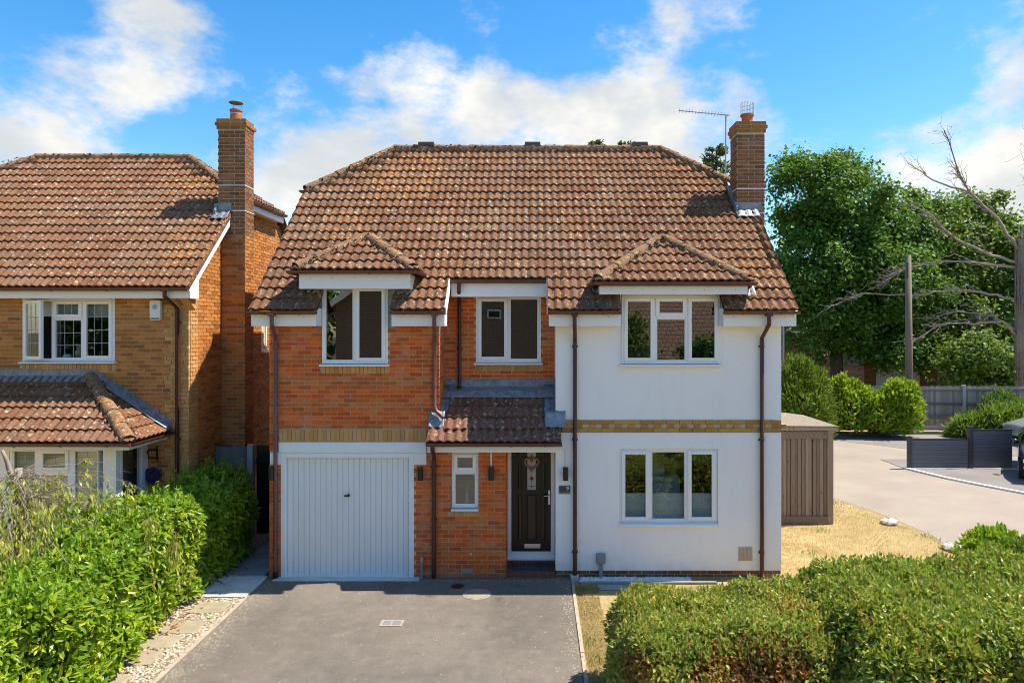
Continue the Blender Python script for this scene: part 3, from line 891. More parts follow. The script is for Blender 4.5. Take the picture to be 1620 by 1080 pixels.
# front drive
DR0, DR1 = -4.60, .555
sheet('driveway', [(DR0, -6), (DR1, -6), (DR1, 11.735), (-.56, 11.735), (DR0, 11.735)], .004, 'tarmac_drive')
for x, nm in ((DR0 - .03, 'drive_edging'), (DR1 + .03, 'drive_edging')):
    y = -2.0
    root = None
    while y < 11.5:
        L = .915
        o = MB().box(x - .025, x + .025, y, min(y + L - .008, 11.6 if x > 0 else 10.7), -.03, .018 + random.uniform(-.003, .004))
        if root is None: root = o.build(nm, 'edging', kind='structure')
        else: o.build('edging_stone', 'edging', root)
        y += L
    
m = MB().box(-4.5, -2.02, 11.55, 11.735, -.02, .012)
m.build('garage_apron', 'concrete_pale', kind='structure')
sheet('gravel_strip', [(-5.95, -2), (DR0 - .056, -2), (DR0 - .056, 10.86), (-4.62, 10.86), (-4.62, 11.7), (-5.95, 14.5)], -.006, 'gravel_bed')
# side path of concrete slabs
path = MB().box(-5.45, -4.66, 10.86, 11.75, -.03, .02).build('side_path', 'concrete_pale', kind='structure')
for y0, y1, mt in ((11.76, 12.6, 'concrete'), (12.61, 13.5, 'concrete'), (13.51, 14.4, 'concrete'), (14.41, 16.5, 'concrete')):
    MB().box(-5.42, -4.72, y0, y1, -.03, .018).build('slab', mt, path)
for k, (x, y, a, w, d) in enumerate([(-5.02, 10.45, .04, .50, .40), (-5.08, 9.78, -.05, .50, .42), (-5.17, 9.30, .03, .50, .36), (-5.20, 8.84, .08, .50, .38), (-5.24, 8.2, .02, .5, .4)]):
    o = MB().box(-w / 2, w / 2, -d / 2, d / 2, -.03, .016).build('stepping_slab', 'slab_buff')
    o.location = (x, y, 0); o.rotation_euler = (0, 0, a); bevel(o, .01)
    tag(o, ['buff paving slab in the gravel nearest the concrete path', 'second buff paving slab from the concrete path, set in gravel', 'third buff paving slab from the concrete path, set in gravel',
            'fourth buff paving slab from the concrete path, set in gravel', 'last buff paving slab at the bottom edge of the gravel strip'][k], 'paving slab', 'stepping slabs in the gravel strip')

# ------------------------------------------------------------------ MAIN HOUSE
YF = 11.74                     # front wall plane
YC = 12.44                     # recessed upper wall over the porch
house = thing('detached_house', 'detached two-storey house, left half orange brick with garage, right half white rendered', 'house', (0, 15.3, 0))
BS, TS = BrickStore(), TileStore()

GAR = (-4.42, -2.13, -.1, 2.14)
LWIN = (-3.707, -2.576, 3.67, 5.3)
SWIN = (-1.49, -1.02, 1.19, 2.16)
BAND = (-4.457, -1.913, 2.13, 2.545)
m = MB()
wall_mesh(m, (0, YF, 0), 0, -4.61, -1.70, 2.4, 4.62, [LWIN])
wall_mesh(m, (0, YF, 0), 0, -4.61, -.554, -.1, 2.4, [GAR, SWIN], reveal=.14)
m.poly([(-1.70, YF, 2.3), (-1.70, YC, 2.3), (-1.70, YC, 5.5), (-1.70, YF, 4.86)])
m.poly([(-.554, YF, -.1), (-.554, 12.3, -.1), (-.554, 12.3, 2.4), (-.554, YF, 2.4)])
m.poly([(-.554, YF, 2.4), (-.554, 12.3, 2.4), (-1.7, 12.3, 2.4), (-1.7, YF, 2.4)])
wall_l = m.build('brick_wall', 'mortar_grey', house)
wall_l['label'] = 'orange brick front wall around the garage'
nob = [BAND, (-4.457, -4.40, 1.93, 2.2), (-2.13, -1.913, 1.93, 2.2), (-4.62, -4.40, 1.93, 2.165)]
BS.field(wall_l, (0, YF, 0), 0, -4.615, -1.70, 2.4, 4.40, 'brick_orange', [LWIN, BAND, (-3.74, -2.55, 3.50, 3.67)], phase=.04)
BS.field(wall_l, (0, YF, 0), 0, -4.615, -.550, .0, 2.4, 'brick_orange', [GAR, SWIN, (-1.50, -1.01, 1.04, 1.19)] + nob, phase=.04)
BS.field(wall_l, (-1.70, YF, 0), R(90), .05, .70, 2.4, 4.86, 'brick_orange', phase=.1)
BS.field(wall_l, (-.554, YF, 0), R(90), .05, .46, .0, 2.25, 'brick_orange', phase=.1)
# buff soldier course over the garage, soldier sills under windows
def soldiers(parent, x0, x1, z0, z1, y, n, mat='brick_buff', proud=.010, name='soldier_brick'):
    w = (x1 - x0) / n
    me = None
    for i in range(n):
        o = bpy.data.objects.new(name, brick_mesh(w - .010, z1 - z0 - .012, .05, mat))
        link(o, parent, (x0 + i * w + .005, y - proud - random.uniform(0, .0015), z0 + .006))
soldiers(wall_l, -4.457, -1.913, 2.335, 2.54, YF, 34)
soldiers(wall_l, -3.72, -2.56, 3.50, 3.632, YF, 16)
soldiers(wall_l, -1.50, -1.01, 1.04, 1.15, YF, 7)

# recessed centre wall
CWIN = (-1.13, .058, 3.66, 4.86)
m = MB(); wall_mesh(m, (0, YC, 0), 0, -1.70, .304, 2.4, 5.3, [CWIN])
wall_c = m.build('brick_wall', 'mortar_sand', house)
wall_c['label'] = 'recessed orange brick wall above the porch'
BS.field(wall_c, (0, YC, 0), 0, -1.70, .304, 3.3, 4.95, 'brick_orange', [CWIN, (-1.15, .075, 3.49, 3.66)], phase=-.03)
soldiers(wall_c, -1.14, .068, 3.49, 3.62, YC, 17)

# white rendered block
RUP = (1.435, 3.13, 3.67, 4.84)
RLO = (1.40, 3.10, .93, 2.215)
m = MB()
wall_mesh(m, (0, YF, 0), 0, .304, 4.185, .12, 2.49, [RLO], reveal=.10)
wall_mesh(m, (0, YF, 0), 0, .304, 4.185, 2.705, 4.62, [(RUP[0], RUP[1], RUP[2], 4.7)], reveal=.10)
m.poly([(.304, YF, .12), (.304, YF, 4.86), (.304, YC, 5.5), (.304, YC, .12)])
m.poly([(4.185, YF, .12), (4.185, 19.2, .12), (4.185, 19.2, 4.9), (4.185, 16.6, 7.0), (4.185, 14.1, 7.0), (4.185, YF, 4.86)])
m.poly([(.304, YF, .12), (.304, YC, .12), (4.185, YC, .12), (4.185, YF, .12)])
wall_r = m.build('rendered_wall', 'render_white', house)
# brick plinth and buff string course
m = MB().box(.32, 4.175, YF + .012, YF + .2, -.1, .119); plinth = m.build('plinth', 'mortar_grey', house)
BS.field(plinth, (0, YF + .012, 0), 0, .32, 4.175, 0, .15, 'brick_stack', phase=.1, course=.0575)
m = MB().box(.41, 4.18, YF + .006, YF + .2, 2.49, 2.705); band = m.build('string_course', 'mortar_sand', house)
zs = (2.494, 2.563, 2.632, 2.701)
def bx(o, x0, x1, z0, z1, proud, mat='brick_olive'):
    b = bpy.data.objects.new('buff_brick', brick_mesh(x1 - x0, z1 - z0, .06, mat)); link(b, o, (x0, YF + .006 - proud, z0))
x = .41; k = 0
while x < 4.16:
    for r_ in (0, 2):
        off = .0 if r_ == 0 else .11
        a = x; b = min(x + .217, 4.18)
        if b - a > .03: bx(band, a, b, zs[r_] + .003, zs[r_ + 1] - .003, .022)
    x += .225
x = .44
while x < 4.12:
    bx(band, x, x + .100, zs[1] + .003, zs[2] - .003, .022); x += .1125
    bx(band, x, min(x + .100, 4.18), zs[1] + .003, zs[2] - .003, -.012); x += .1125
bx(band, x, 4.18, zs[1] + .003, zs[2] - .003, .022)
# sides and back
t = NT('brick_side')
bt = t.node('ShaderNodeTexBrick', {'Vector': t.node('ShaderNodeCombineXYZ', {'X': t.node('ShaderNodeSeparateXYZ', {'Vector': t.pos()}).outputs['Y'], 'Y': t.node('ShaderNodeSeparateXYZ', {'Vector': t.pos()}).outputs['Z']}).outputs[0],
    'Color1': (.42, .13, .03, 1), 'Color2': (.30, .085, .02, 1), 'Mortar': (.36, .28, .18, 1), 'Scale': 1.0, 'Mortar Size': .006, 'Brick Width': .225, 'Row Height': .075})
t.bsdf(bt.outputs[0], .9)
t = NT('brick_far')
bt = t.node('ShaderNodeTexBrick', {'Vector': t.node('ShaderNodeCombineXYZ', {'X': t.node('ShaderNodeSeparateXYZ', {'Vector': t.pos()}).outputs['X'], 'Y': t.node('ShaderNodeSeparateXYZ', {'Vector': t.pos()}).outputs['Z']}).outputs[0],
    'Color1': (.36, .14, .05, 1), 'Color2': (.27, .09, .035, 1), 'Mortar': (.36, .28, .18, 1), 'Scale': 1.0, 'Mortar Size': .008, 'Brick Width': .225, 'Row Height': .075})
t.bsdf(bt.outputs[0], .9)
m = MB(); m.poly([(-4.61, YF, -.1), (-4.61, YF, 4.86), (-4.61, 14.1, 7.0), (-4.61, 16.6, 7.0), (-4.61, 19.2, 4.9), (-4.61, 19.2, -.1)])
m.poly([(-4.61, 19.2, -.1), (-4.61, 19.2, 4.9), (4.185, 19.2, 4.9), (4.185, 19.2, -.1)])
m.build('side_wall', 'brick_side', house)

m_plain('vent_brown', (.10, .065, .055), .6)
# ---- roof
RY0, RZ0, TAN = 11.35, 4.575, .936
CO, SI = 1 / math.hypot(1, TAN), TAN / math.hypot(1, TAN)
def roofz(y): return RZ0 + TAN * (y - RY0)
RL, RR, HL, HR, YH, YR = -4.81, 4.33, -3.21, 2.75, 14.09, 15.33
ZH, ZR = roofz(YH), roofz(YR)
dk = .012
m = MB()
def rq(x0, x1, y0, y1): m.poly([(x0, y0, roofz(y0) - dk), (x1, y0, roofz(y0) - dk), (x1, y1, roofz(y1) - dk), (x0, y1, roofz(y1) - dk)])
y2, y3 = RY0 + .556 * CO, RY0 + .834 * CO
for a, b in ((RL, -3.67), (-2.46, -1.55), (.167, 1.39), (3.09, RR)): rq(a, b, RY0 + .01, y2)
for a, b in ((RL, -1.55), (.167, RR)): rq(a, b, y2, y3)
m.poly([(RL, y3, roofz(y3) - dk), (RR, y3, roofz(y3) - dk), (RR, YH, ZH - dk), (HR, YR, ZR - dk), (HL, YR, ZR - dk), (RL, YH, ZH - dk)])
YB = 2 * YR - RY0; YHB = 2 * YR - YH
m.poly([(RR, YB, RZ0), (RL, YB, RZ0), (RL, YHB, ZH), (HL, YR, ZR - dk), (HR, YR, ZR - dk), (RR, YHB, ZH)])
m.poly([(RL, YHB, ZH), (RL, YH, ZH), (HL, YR, ZR - dk)])
m.poly([(RR, YH, ZH), (RR, YHB, ZH), (HR, YR, ZR - dk)])
roof = m.build('roof', 'tile_brown', house)
hipL = ((RL, YH, 0), (YR - YH, -(HL - RL), 0)); hipR = ((RR, YH, 0), (-(YR - YH), -(RR - HR), 0))
P0, U, V = (0, RY0, RZ0), (1, 0, 0), (0, CO, SI)
for a, b in ((RL, -3.67), (-2.46, -1.55), (.167, 1.39), (3.09, RR)): TS.field(roof, P0, U, V, a, b, 0, .556, 'tile_brown', uo=RL)
for a, b in ((RL, -1.55), (.167, RR)): TS.field(roof, P0, U, V, a, b, .556, .834, 'tile_brown', uo=RL)
TS.field(roof, P0, U, V, RL, RR, .834, (YR - RY0) / CO - .02, 'tile_brown', clips=[hipL, hipR], uo=RL)
ridge_run(roof, (HL, YR, ZR + .03), (HR, YR, ZR + .03))
ridge_run(roof, (RL + .02, YH, ZH + .035), (HL, YR, ZR + .03))
ridge_run(roof, (RR - .02, YH, ZH + .035), (HR, YR, ZR + .03))
for x in (-2.5, -.12, 2.28):                       # vent caps on the ridge
    MB().prism([(x - .18, ZR + .06), (x + .18, ZR + .06), (x + .17, ZR + .142), (x - .17, ZR + .142)], 'y', YR - .09, YR + .09).build('ridge_vent', 'vent_brown', roof)
def moss_on(parent, n, x0, x1, y0, y1, zf, seed, inside=None):
    g = np.random.default_rng(seed)
    x = g.uniform(x0, x1, n); y = g.uniform(y0, y1, n)
    row = np.floor((y - y0) / (GV * CO)); y = y0 + (row + g.uniform(.04, 1, n) ** 1.5) * GV * CO
    ph = np.round((x - RL) / (GU / 2)) * (GU / 2) + RL; x = ph + g.normal(0, .03, n)
    keep = (y < y1) & (np.sin(x * 1.9 + seed) + np.sin(y * 2.7 + x * .8) + g.normal(0, .8, n) > -.2)
    if inside is not None: keep &= inside(x, y)
    x, y = x[keep], y[keep]
    fr = ((y - y0) / (GV * CO)) % 1
    p = np.stack([x, y, zf(y) + .030 * (1 - fr) + .012], 1)
    V, F = stone_arrays(p, .019, seed, .9)
    mesh_obj('moss', fast_mesh('moss', V, F), 'moss_lump', parent, kind='stuff')
def front_in(x, y):
    e = np.where(y > YH, (y - YH) / (YR - YH), 0)
    ok = (x > RL + .05 + e * (HL - RL)) & (x < RR - .05 - e * (RR - HR))
    low = y < y3
    ok &= ~(low & (x > -1.55) & (x < .167)); l2 = y < y2 + .1
    ok &= ~(l2 & (((x > -3.7) & (x < -2.42)) | ((x > 1.35) & (x < 3.12))))
    return ok
moss_on(roof, 4200, RL, RR, RY0, YR, roofz, 3, front_in)
# verges
for sx, X in ((-1, RL), (1, RR)):
    m = MB(); m.beam((X - sx * .03, RY0 + .05, roofz(RY0 + .05) - .12), (X - sx * .03, YH, ZH - .12), .03, .17, up=(0, -SI, CO))
    m.build('bargeboard', 'paint_fascia', house)
for X in (-1.545, .160):
    m = MB(); m.beam((X, RY0 + .07, roofz(RY0 + .07) - .075), (X, y3 + .1, roofz(y3 + .1) - .075), .022, .16, up=(0, -SI, CO))
    m.build('bargeboard', 'paint_fascia', house)
for sx, X in ((-1, RL), (1, RR)):                   # gutters of the half hips
    gutter(roof, (X + sx * .05, YH - .06, ZH - .02), (X + sx * .05, YHB + .06, ZH - .02), mat='gutter_brown')
    MB().box(X - .02, X + .02, YH, YHB, ZH - .24, ZH - .06).build('fascia', 'paint_fascia', house)
# eaves: fascia, soffit, gutter
for a, b in ((-4.80, -3.715), (-2.452, -1.56), (.185, 1.385), (3.105, 4.325)):
    m = MB().box(a, b, 11.425, 11.445, 4.315, 4.53)
    m.box(a, b, 11.4455, 11.735, 4.318, 4.328)
    m.box(a, a + .02, 11.4455, 11.735, 4.3285, 4.62); m.box(b - .02, b, 11.4455, 11.735, 4.3285, 4.62)
    f = bevel(m.build('fascia', 'paint_fascia', house), .004)
    for xx in (a + .17, (a + b) / 2 - .1, b - .2):
        MB().tube([(xx, 11.4245, 4.47), (xx, 11.421, 4.47)], .006, 6).build('nail_head', 'slat_dark', f)
for a, b in ((-4.83, -3.68), (-2.455, -1.545), (.162, 1.388), (3.092, 4.35)):
    gutter(roof, (a, 11.335, 4.565), (b, 11.335, 4.565), step=.6)
m = MB().box(-1.53, .15, 12.03, 12.05, 4.835, 5.095); m.box(-1.53, .15, 12.0505, 12.43, 4.84, 4.85)
bevel(m.build('fascia', 'paint_fascia', house), .004)
gutter(roof, (-1.53, 11.955, 5.125), (.145, 11.955, 5.125), step=.42)

# ---- dormers
def dormer(cx, hw, ze, ya, za, f0, f1, fz0, fz1, label):
    ye = 11.35
    m = MB(); k = .012
    ybk = RY0 + (za - RZ0) / TAN + .05
    A, B, C = (cx - hw, ye, ze - k), (cx + hw, ye, ze - k), (cx, ya, za - k)
    yb = RY0 + (ze - RZ0) / TAN + .05
    m.poly([A, B, C]); m.poly([B, (cx + hw, yb, ze - k), (cx, ybk, za - k), C]); m.poly([(cx - hw, yb, ze - k), A, C, (cx, ybk, za - k)])
    d = m.build('dormer_roof', 'underlay', house); d['label'] = label
    nA, nB = (ya - ye, -hw, 0), (-(ya - ye), -hw, 0)
    Lf = math.hypot(ya - ye, za - ze); Ls = math.hypot(hw, za - ze)
    TS.field(d, (cx, ye, ze), (1, 0, 0), (0, ya - ye, za - ze), -hw, hw, 0, Lf, 'tile_brown', clips=[((cx - hw, ye, 0), nA), ((cx + hw, ye, 0), nB)], uo=-hw)
    TS.field(d, (cx + hw, ye, ze), (0, 1, 0), (-hw, 0, za - ze), 0, ybk - ye, 0, Ls, 'tile_brown', clips=[((cx + hw, ye, 0), (ya - ye, hw, 0)), ((cx, RY0, RZ0 - .03), (0, -SI, CO))], uo=0)
    TS.field(d, (cx - hw, ye, ze), (0, -1, 0), (hw, 0, za - ze), -(ybk - ye), 0, 0, Ls, 'tile_brown', clips=[((cx - hw, ye, 0), (-(ya - ye), hw, 0)), ((cx, RY0, RZ0 - .03), (0, -SI, CO))], uo=0)
    ridge_run(d, (cx - hw + .06, ye + .06, ze + .075), (cx, ya, za + .045), r=.122)
    ridge_run(d, (cx + hw - .06, ye + .06, ze + .075), (cx, ya, za + .045), r=.122)
    ridge_run(d, (cx, ya - .05, za + .045), (cx, ybk, za + .04), r=.105)
    m = MB().box(f0, f1, 11.425, 11.445, fz0, fz1); m.box(f0, f0 + .02, 11.4455, yb, fz0, fz1); m.box(f1 - .02, f1, 11.4455, yb, fz0, fz1)
    m.box(f0 + .021, f1 - .021, 11.4455, 11.9, fz0 + .003, fz0 + .013)
    f = bevel(m.build('fascia', 'paint_fascia', house), .004)
    for i in range(5):
        xx = f0 + .2 + (f1 - f0 - .4) * i / 4
        MB().tube([(xx, 11.4245, fz1 - .07), (xx, 11.421, fz1 - .07)], .006, 6).build('nail_head', 'slat_dark', f)
    gutter(d, (cx - hw - .02, 11.335, ze - .008), (cx + hw + .02, 11.335, ze - .008), step=.55)
    gutter(d, (cx + hw + .035, 11.34, ze - .008), (cx + hw + .035, yb, ze - .008), step=.5)
    gutter(d, (cx - hw - .035, 11.34, ze - .008), (cx - hw - .035, yb, ze - .008), step=.5)
    return d
dormer(-3.07, 1.03, 5.245, 12.38, 5.93, -4.0, -2.14, 4.94, 5.19, 'hipped tiled roof over the left upstairs window')
dormer(2.26, 1.31, 5.055, 12.5, 5.92, 1.03, 3.51, 4.845, 4.99, 'hipped tiled roof over the right upstairs window')
for i, (a, b, z1) in enumerate(((-3.80, -3.712, 5.0), (-2.571, -2.44, 5.0), (1.31, 1.43, 4.86), (3.135, 3.20, 4.86))):
    MB().box(a, b, 11.722, 11.76, 4.28 if i < 2 else 4.30, z1).build('dormer_cheek', 'lead' if i < 2 else 'upvc_white', house)
# lead dressed over the tiles beside the dormers
def lead_patch(x0, x1, y0, y1, lift=.075, wav=.02, parent=None, zf=roofz, name='lead_flashing', slope=None):
    m = MB(); nx, ny = 10, 5
    vs = []
    for j in range(ny + 1):
        for i in range(nx + 1):
            x = x0 + (x1 - x0) * i / nx; y = y0 + (y1 - y0) * j / ny
            vs.append((x, y, zf(y) + lift + wav * math.sin(x * 43) + random.uniform(-.006, .006)))
    m.add(vs, [(j * (nx + 1) + i, j * (nx + 1) + i + 1, (j + 1) * (nx + 1) + i + 1, (j + 1) * (nx + 1) + i) for j in range(ny) for i in range(nx)])
    o = m.build(name, 'lead', parent or roof, smooth=True)
    s_ = o.modifiers.new('thick', 'SOLIDIFY'); s_.thickness = .004
    return o
lead_patch(-3.93, -3.66, 11.60, 11.95); lead_patch(-2.48, -2.14, 11.58, 12.0); lead_patch(3.36, 3.70, 11.52, 11.86); lead_patch(.92, 1.12, 11.62, 11.86)

# ---- chimneys
def chimney(parent, x0, x1, y0, y1, zb, zt, bands, mat, store, breast=None, sides=(-90, 90), name='chimney', capmat=None, front_lo=None):
    m = MB().box(x0, x1, y0, y1, zb, zt)
    if breast: m.box(breast[0], breast[1], y0 + .001, y1 - .001, -.1, zb)
    c = m.build(name, 'mortar_grey', parent)
    W, D = x1 - x0, y1 - y0
    store.field(c, (x0, y0, 0), 0, -.008, W + .008, front_lo or zb, zt, mat)
    if -90 in sides: store.field(c, (x0, y1, 0), R(-90), 0, D - .042, front_lo or zb, zt, mat, phase=.05)
    if 90 in sides: store.field(c, (x1, y0, 0), R(90), .042, D, front_lo or zb, zt, mat, phase=.05)
    if breast:
        store.field(c, (breast[0], y0 + .001, 0), 0, 0, breast[1] - breast[0] + .008, 0, zb, 'brick_tawny')
        store.field(c, (breast[1], y0 + .001, 0), R(90), .042, D, 0, zb, 'brick_tawny', phase=.05)
    z = zt
    cm = MB()
    for e, h in ((.025, .075), (.05, .075), (.028, .075)):
        cm.box(x0 - e + .009, x1 + e - .009, y0 - e + .009, y1 + e - .009, z, z + h)
        store.field(c, (x0 - e, y0 - e + .009, 0), 0, -.004, W + 2 * e + .004, z, z + h, capmat or mat, zbase=z, phase=e * 2)
        if -90 in sides: store.field(c, (x0 - e + .009, y1 + e, 0), R(-90), 0, D + 2 * e - .05, z, z + h, capmat or mat, zbase=z)
        if 90 in sides: store.field(c, (x1 + e - .009, y0 - e, 0), R(90), .05, D + 2 * e, z, z + h, capmat or mat, zbase=z)
        z += h
    cm.build('chimney_cap', 'mortar_grey', c)
    for zb_ in bands:
        MB().box(x0 - .016, x1 + .016, y0 - .016, y1 + .016, zb_, zb_ + .014).build('damp_course', 'paint_fascia', c)
    return c, z
m_brick('brick_capstone', [(0, (.24, .10, .035)), (.4, (.32, .14, .045)), (.75, (.36, .16, .05)), (1, (.20, .11, .06))], smear=(.42, .24, .03), smear_amt=.8, dark=.4)
ch, zc = chimney(house, 3.93, 4.46, 13.46, 13.91, 6.2, 8.13, (7.02, 6.55), 'brick_stack', BS, breast=(4.19, 4.459), capmat='brick_capstone')
cx, cy = 4.195, 13.685
MB().lathe(cx, cy, [(.16, zc), (.14, zc + .02), (.105, zc + .05), (.11, zc + .16), (.135, zc + .17), (.135, zc + .20), (.10, zc + .20), (.09, zc + .1)], 20).build('chimney_pot', 'terracotta', ch, smooth=False)
m = MB()
for k in range(14):
    a = 2 * math.pi * k / 14
    m.tube([(cx + .125 * math.cos(a), cy + .125 * math.sin(a), zc + .19), (cx + .125 * math.cos(a), cy + .125 * math.sin(a), zc + .43)], .003, 4)
for zz in (zc + .26, zc + .34, zc + .43):
    m.tube([(cx + .125 * math.cos(2 * math.pi * k / 20), cy + .125 * math.sin(2 * math.pi * k / 20), zz) for k in range(21)], .003, 4, cap=False)
for k in range(-2, 3):
    m.tube([(cx - .12, cy + k * .045, zc + .43), (cx + .12, cy + k * .045, zc + .43)], .003, 4)
m.build('bird_guard', 'galvanised', ch)
# lead at the stack
lead_patch(3.88, 4.33, 13.25, 13.45, .10, .014, ch)
MB().box(3.88, 4.40, 13.440, 13.452, roofz(13.45) + .06, roofz(13.45) + .22).build('lead_flashing', 'lead', ch)
m = MB(); m.prism([(13.38, roofz(13.38) + .02), (14.0, roofz(14.0) + .02), (14.0, roofz(14.0) + .22), (13.75, roofz(13.75) + .22), (13.75, roofz(13.75) + .15), (13.38, roofz(13.38) + .2)], 'x', 3.885, 3.921)
m.build('lead_flashing', 'lead', ch)

# ---- porch roof
PZ0, PT = 2.38, .80
PC, PS = 1 / math.hypot(1, PT), PT / math.hypot(1, PT)
def porchz(y): return PZ0 + PT * (y - 11.35)
m = MB()
def pq(x0, x1, y0, y1, k=.012): m.poly([(x0, y0, porchz(y0) - k), (x1, y0, porchz(y0) - k), (x1, y1, porchz(y1) - k), (x0, y1, porchz(y1) - k)])
pq(-1.85, .39, 11.36, 11.62); pq(-1.695, .30, 11.62, 12.43)
porch = m.build('porch_roof', 'underlay', house); porch['label'] = 'tiled lean-to roof over the front door'
TS.field(porch, (0, 11.35, PZ0), (1, 0, 0), (0, PC, PS), -1.85, .39, 0, .278, 'tile_brown_dark', uo=-1.85)
TS.field(porch, (0, 11.35, PZ0), (1, 0, 0), (0, PC, PS), -1.60, .114, .278, .834, 'tile_brown_dark', uo=-1.60)
TS.field(porch, (0, 11.35, PZ0), (1, 0, 0), (0, PC, PS), -1.555, .114, .834, 1.112, 'tile_brown_dark', uo=-1.60)
lead_patch(-1.695, -1.545, 11.60, 12.42, .03, .004, porch, porchz)
lead_patch(.105, .30, 11.60, 12.42, .04, .004, porch, porchz)
m = MB(); m.prism([(12.10, 3.075), (12.22, 3.165), (12.40, 3.225), (12.405, 3.36), (12.428, 3.36), (12.428, 3.10), (12.10, 3.06)], 'x', -1.69, .298)
m.build('lead_flashing', 'lead', porch)
lead_patch(-1.86, -1.60, 11.56, 11.73, .06, .012, porch, lambda y: porchz(y) + .9 * max(0, y - 11.6))
lead_patch(.12, .47, 11.56, 11.73, .06, .008, porch, lambda y: porchz(y) + .9 * max(0, y - 11.6))
m = MB()                                              # stepped lead against the white wall
m.box(.292, .3035, 11.745, 12.42, 2.75, 3.36)
m.prism([(.31, 2.70), (.46, 2.70), (.46, 2.83), (.40, 2.86), (.31, 2.85)], 'y', 11.728, 11.7385)
m.build('lead_flashing', 'lead', porch)
m = MB().box(-1.85, .36, 11.425, 11.445, 2.205, 2.315); m.box(-1.85, .36, 11.4455, 11.725, 2.21, 2.22); m.box(-.55, .30, 11.7255, 12.2, 2.21, 2.22)
m.build('fascia', 'paint_fascia', porch)
gutter(porch, (-1.86, 11.335, 2.372), (.40, 11.335, 2.372), step=.55)

# ---- rainwater pipes
def dpipe(x, zt, zb, yw=YF - .05, yg=11.335, mat='pipe_brown', foot=0., zg=4.50):
    pts = [(x, yg, zg + .04), (x, yg, zt + .25), (x, yg, zt + .22), (x, yw, zt), (x, yw, zt - .03), (x, yw, zb)]
    pts[3] = (x + foot, yw, zt); pts[4] = (x + foot, yw, zt - .04); pts[5] = (x + foot, yw, zb)
    o = downpipe(house, pts, mat=mat, clips=[(x + foot, yw, zt - .15), (x + foot, yw, (zt + zb) / 2 + .3), (x + foot, yw, zb + .42)])
    MB().box(x - .05, x + .05, yg - .055, yg + .055, zg - .02, zg + .035).build('hopper', mat, o)
    return o
dpipe(-4.42, 4.12, .06, foot=-.075)
MB().tube([(-4.495, YF - .05, -.02), (-4.495, YF - .05, .12)], .046, 12).build('pipe_shoe', 'black_plastic', house)
o = downpipe(house, [(-1.72, 11.335, 4.54), (-1.72, 11.335, 4.36), (-1.77, 11.69, 4.12), (-1.77, 11.69, 2.95), (-1.73, 11.66, 2.86), (-1.60, 11.60, 2.76)], clips=[(-1.77, 11.69, 4.02), (-1.77, 11.69, 3.3)])
MB().box(-1.77, -1.67, 11.28, 11.39, 4.48, 4.535).build('hopper', 'pipe_brown', o)
downpipe(house, [(-1.385, 11.955, 5.10), (-1.385, 11.955, 4.95), (-1.42, 12.38, 4.72), (-1.42, 12.38, 3.36), (-1.42, 12.36, 3.30), (-1.42, 12.28, 3.22)], mat='cast_brown', clips=[(-1.42, 12.38, 4.6), (-1.42, 12.38, 3.9)])
MB().tube([(-1.43, 12.30, 3.16), (-1.43, 12.24, 3.14)], .05, 10).build('moss_clump', 'leaf_conifer', porch)
downpipe(house, [(-1.75, 11.335, 2.34), (-1.75, 11.335, 2.26), (-1.775, 11.66, 2.08), (-1.78, 11.69, 2.0), (-1.78, 11.69, .0)], mat='cast_brown', clips=[(-1.78, 11.69, 1.9), (-1.78, 11.69, 1.0)], r=.036)
dpipe(.61, 4.12, .03, mat='cast_brown', foot=.025)
dpipe(3.84, 4.12, .02, mat='cast_brown', foot=.0)
MB().box(.56, .70, 11.62, 11.735, -.02, .06).build('drain_gully', 'concrete_pale', house)

# ---- windows
def sub(x0, x1, parts, z0, z1, fw=.055, mu=.055):
    out = []; xs = [x0 + fw] ; tot = sum(p for p, _ in parts); w = x1 - x0 - 2 * fw - mu * (len(parts) - 1); x = x0 + fw
    for p, k in parts:
        b = x + w * p / tot; out.append((x, b, z0 + fw, z1 - fw, k)); x = b + mu
    return out
w = window(house, -3.707, -2.576, 3.67, 5.02, 11.715, sub(-3.707, -2.576, ((1, 'fixed'), (1, 'sash')), 3.67, 5.02)); w['label'] = 'two-light upstairs window over the garage'
w = window(house, -1.13, .058, 3.66, 4.87, 12.41, sub(-1.13, .058, ((1, 'sash'), (1, 'fixed')), 3.66, 4.87)); w['label'] = 'two-light upstairs window over the porch'
L3 = sub(1.435, 3.13, ((1, 'sash'), (1.02, 'fixed'), (1, 'sash')), 3.67, 4.84)
a, b, c, d, _ = L3[1]
w = window(house, 1.435, 3.13, 3.67, 4.84, 11.705, [L3[0], (a, b, c, 4.44, 'fixed'), (a, b, 4.495, d, 'sash'), L3[2]]); w['label'] = 'three-light upstairs window in the white wall'
w = window(house, 1.40, 3.10, .93, 2.215, 11.765, sub(1.40, 3.10, ((.85, 'sash'), (1.1, 'fixed'), (.85, 'sash')), .93, 2.215), sill_x=.0); w['label'] = 'three-light living room window in the white wall'
m = MB()
for k in range(24): m.box(1.46, 3.04, 11.86 + (.006 if k % 2 else 0), 11.868 + (.006 if k % 2 else 0), .95 + k * .0195, .9685 + k * .0195)
m.build('pleated_blind', 'blind_fabric', w)
sofa = MB().box(2.02, 2.62, 12.55, 12.95, .5, 1.56); sofa.box(2.1, 2.38, 12.75, 13.2, .5, 1.72)
bevel(sofa.build('sofa', 'blind_fabric', w), .05)
w = window(house, -1.49, -1.02, 1.19, 2.16, 11.765, [(-1.435, -1.075, 1.245, 1.78, 'fixed'), (-1.435, -1.075, 1.835, 2.105, 'sash')], sill_x=.0, room=.9); w['label'] = 'narrow cloakroom window beside the front door'
m = MB().lathe(-1.245, 12.0, [(.02, 1.15), (.045, 1.20), (.03, 1.32), (.022, 1.40)], 12)
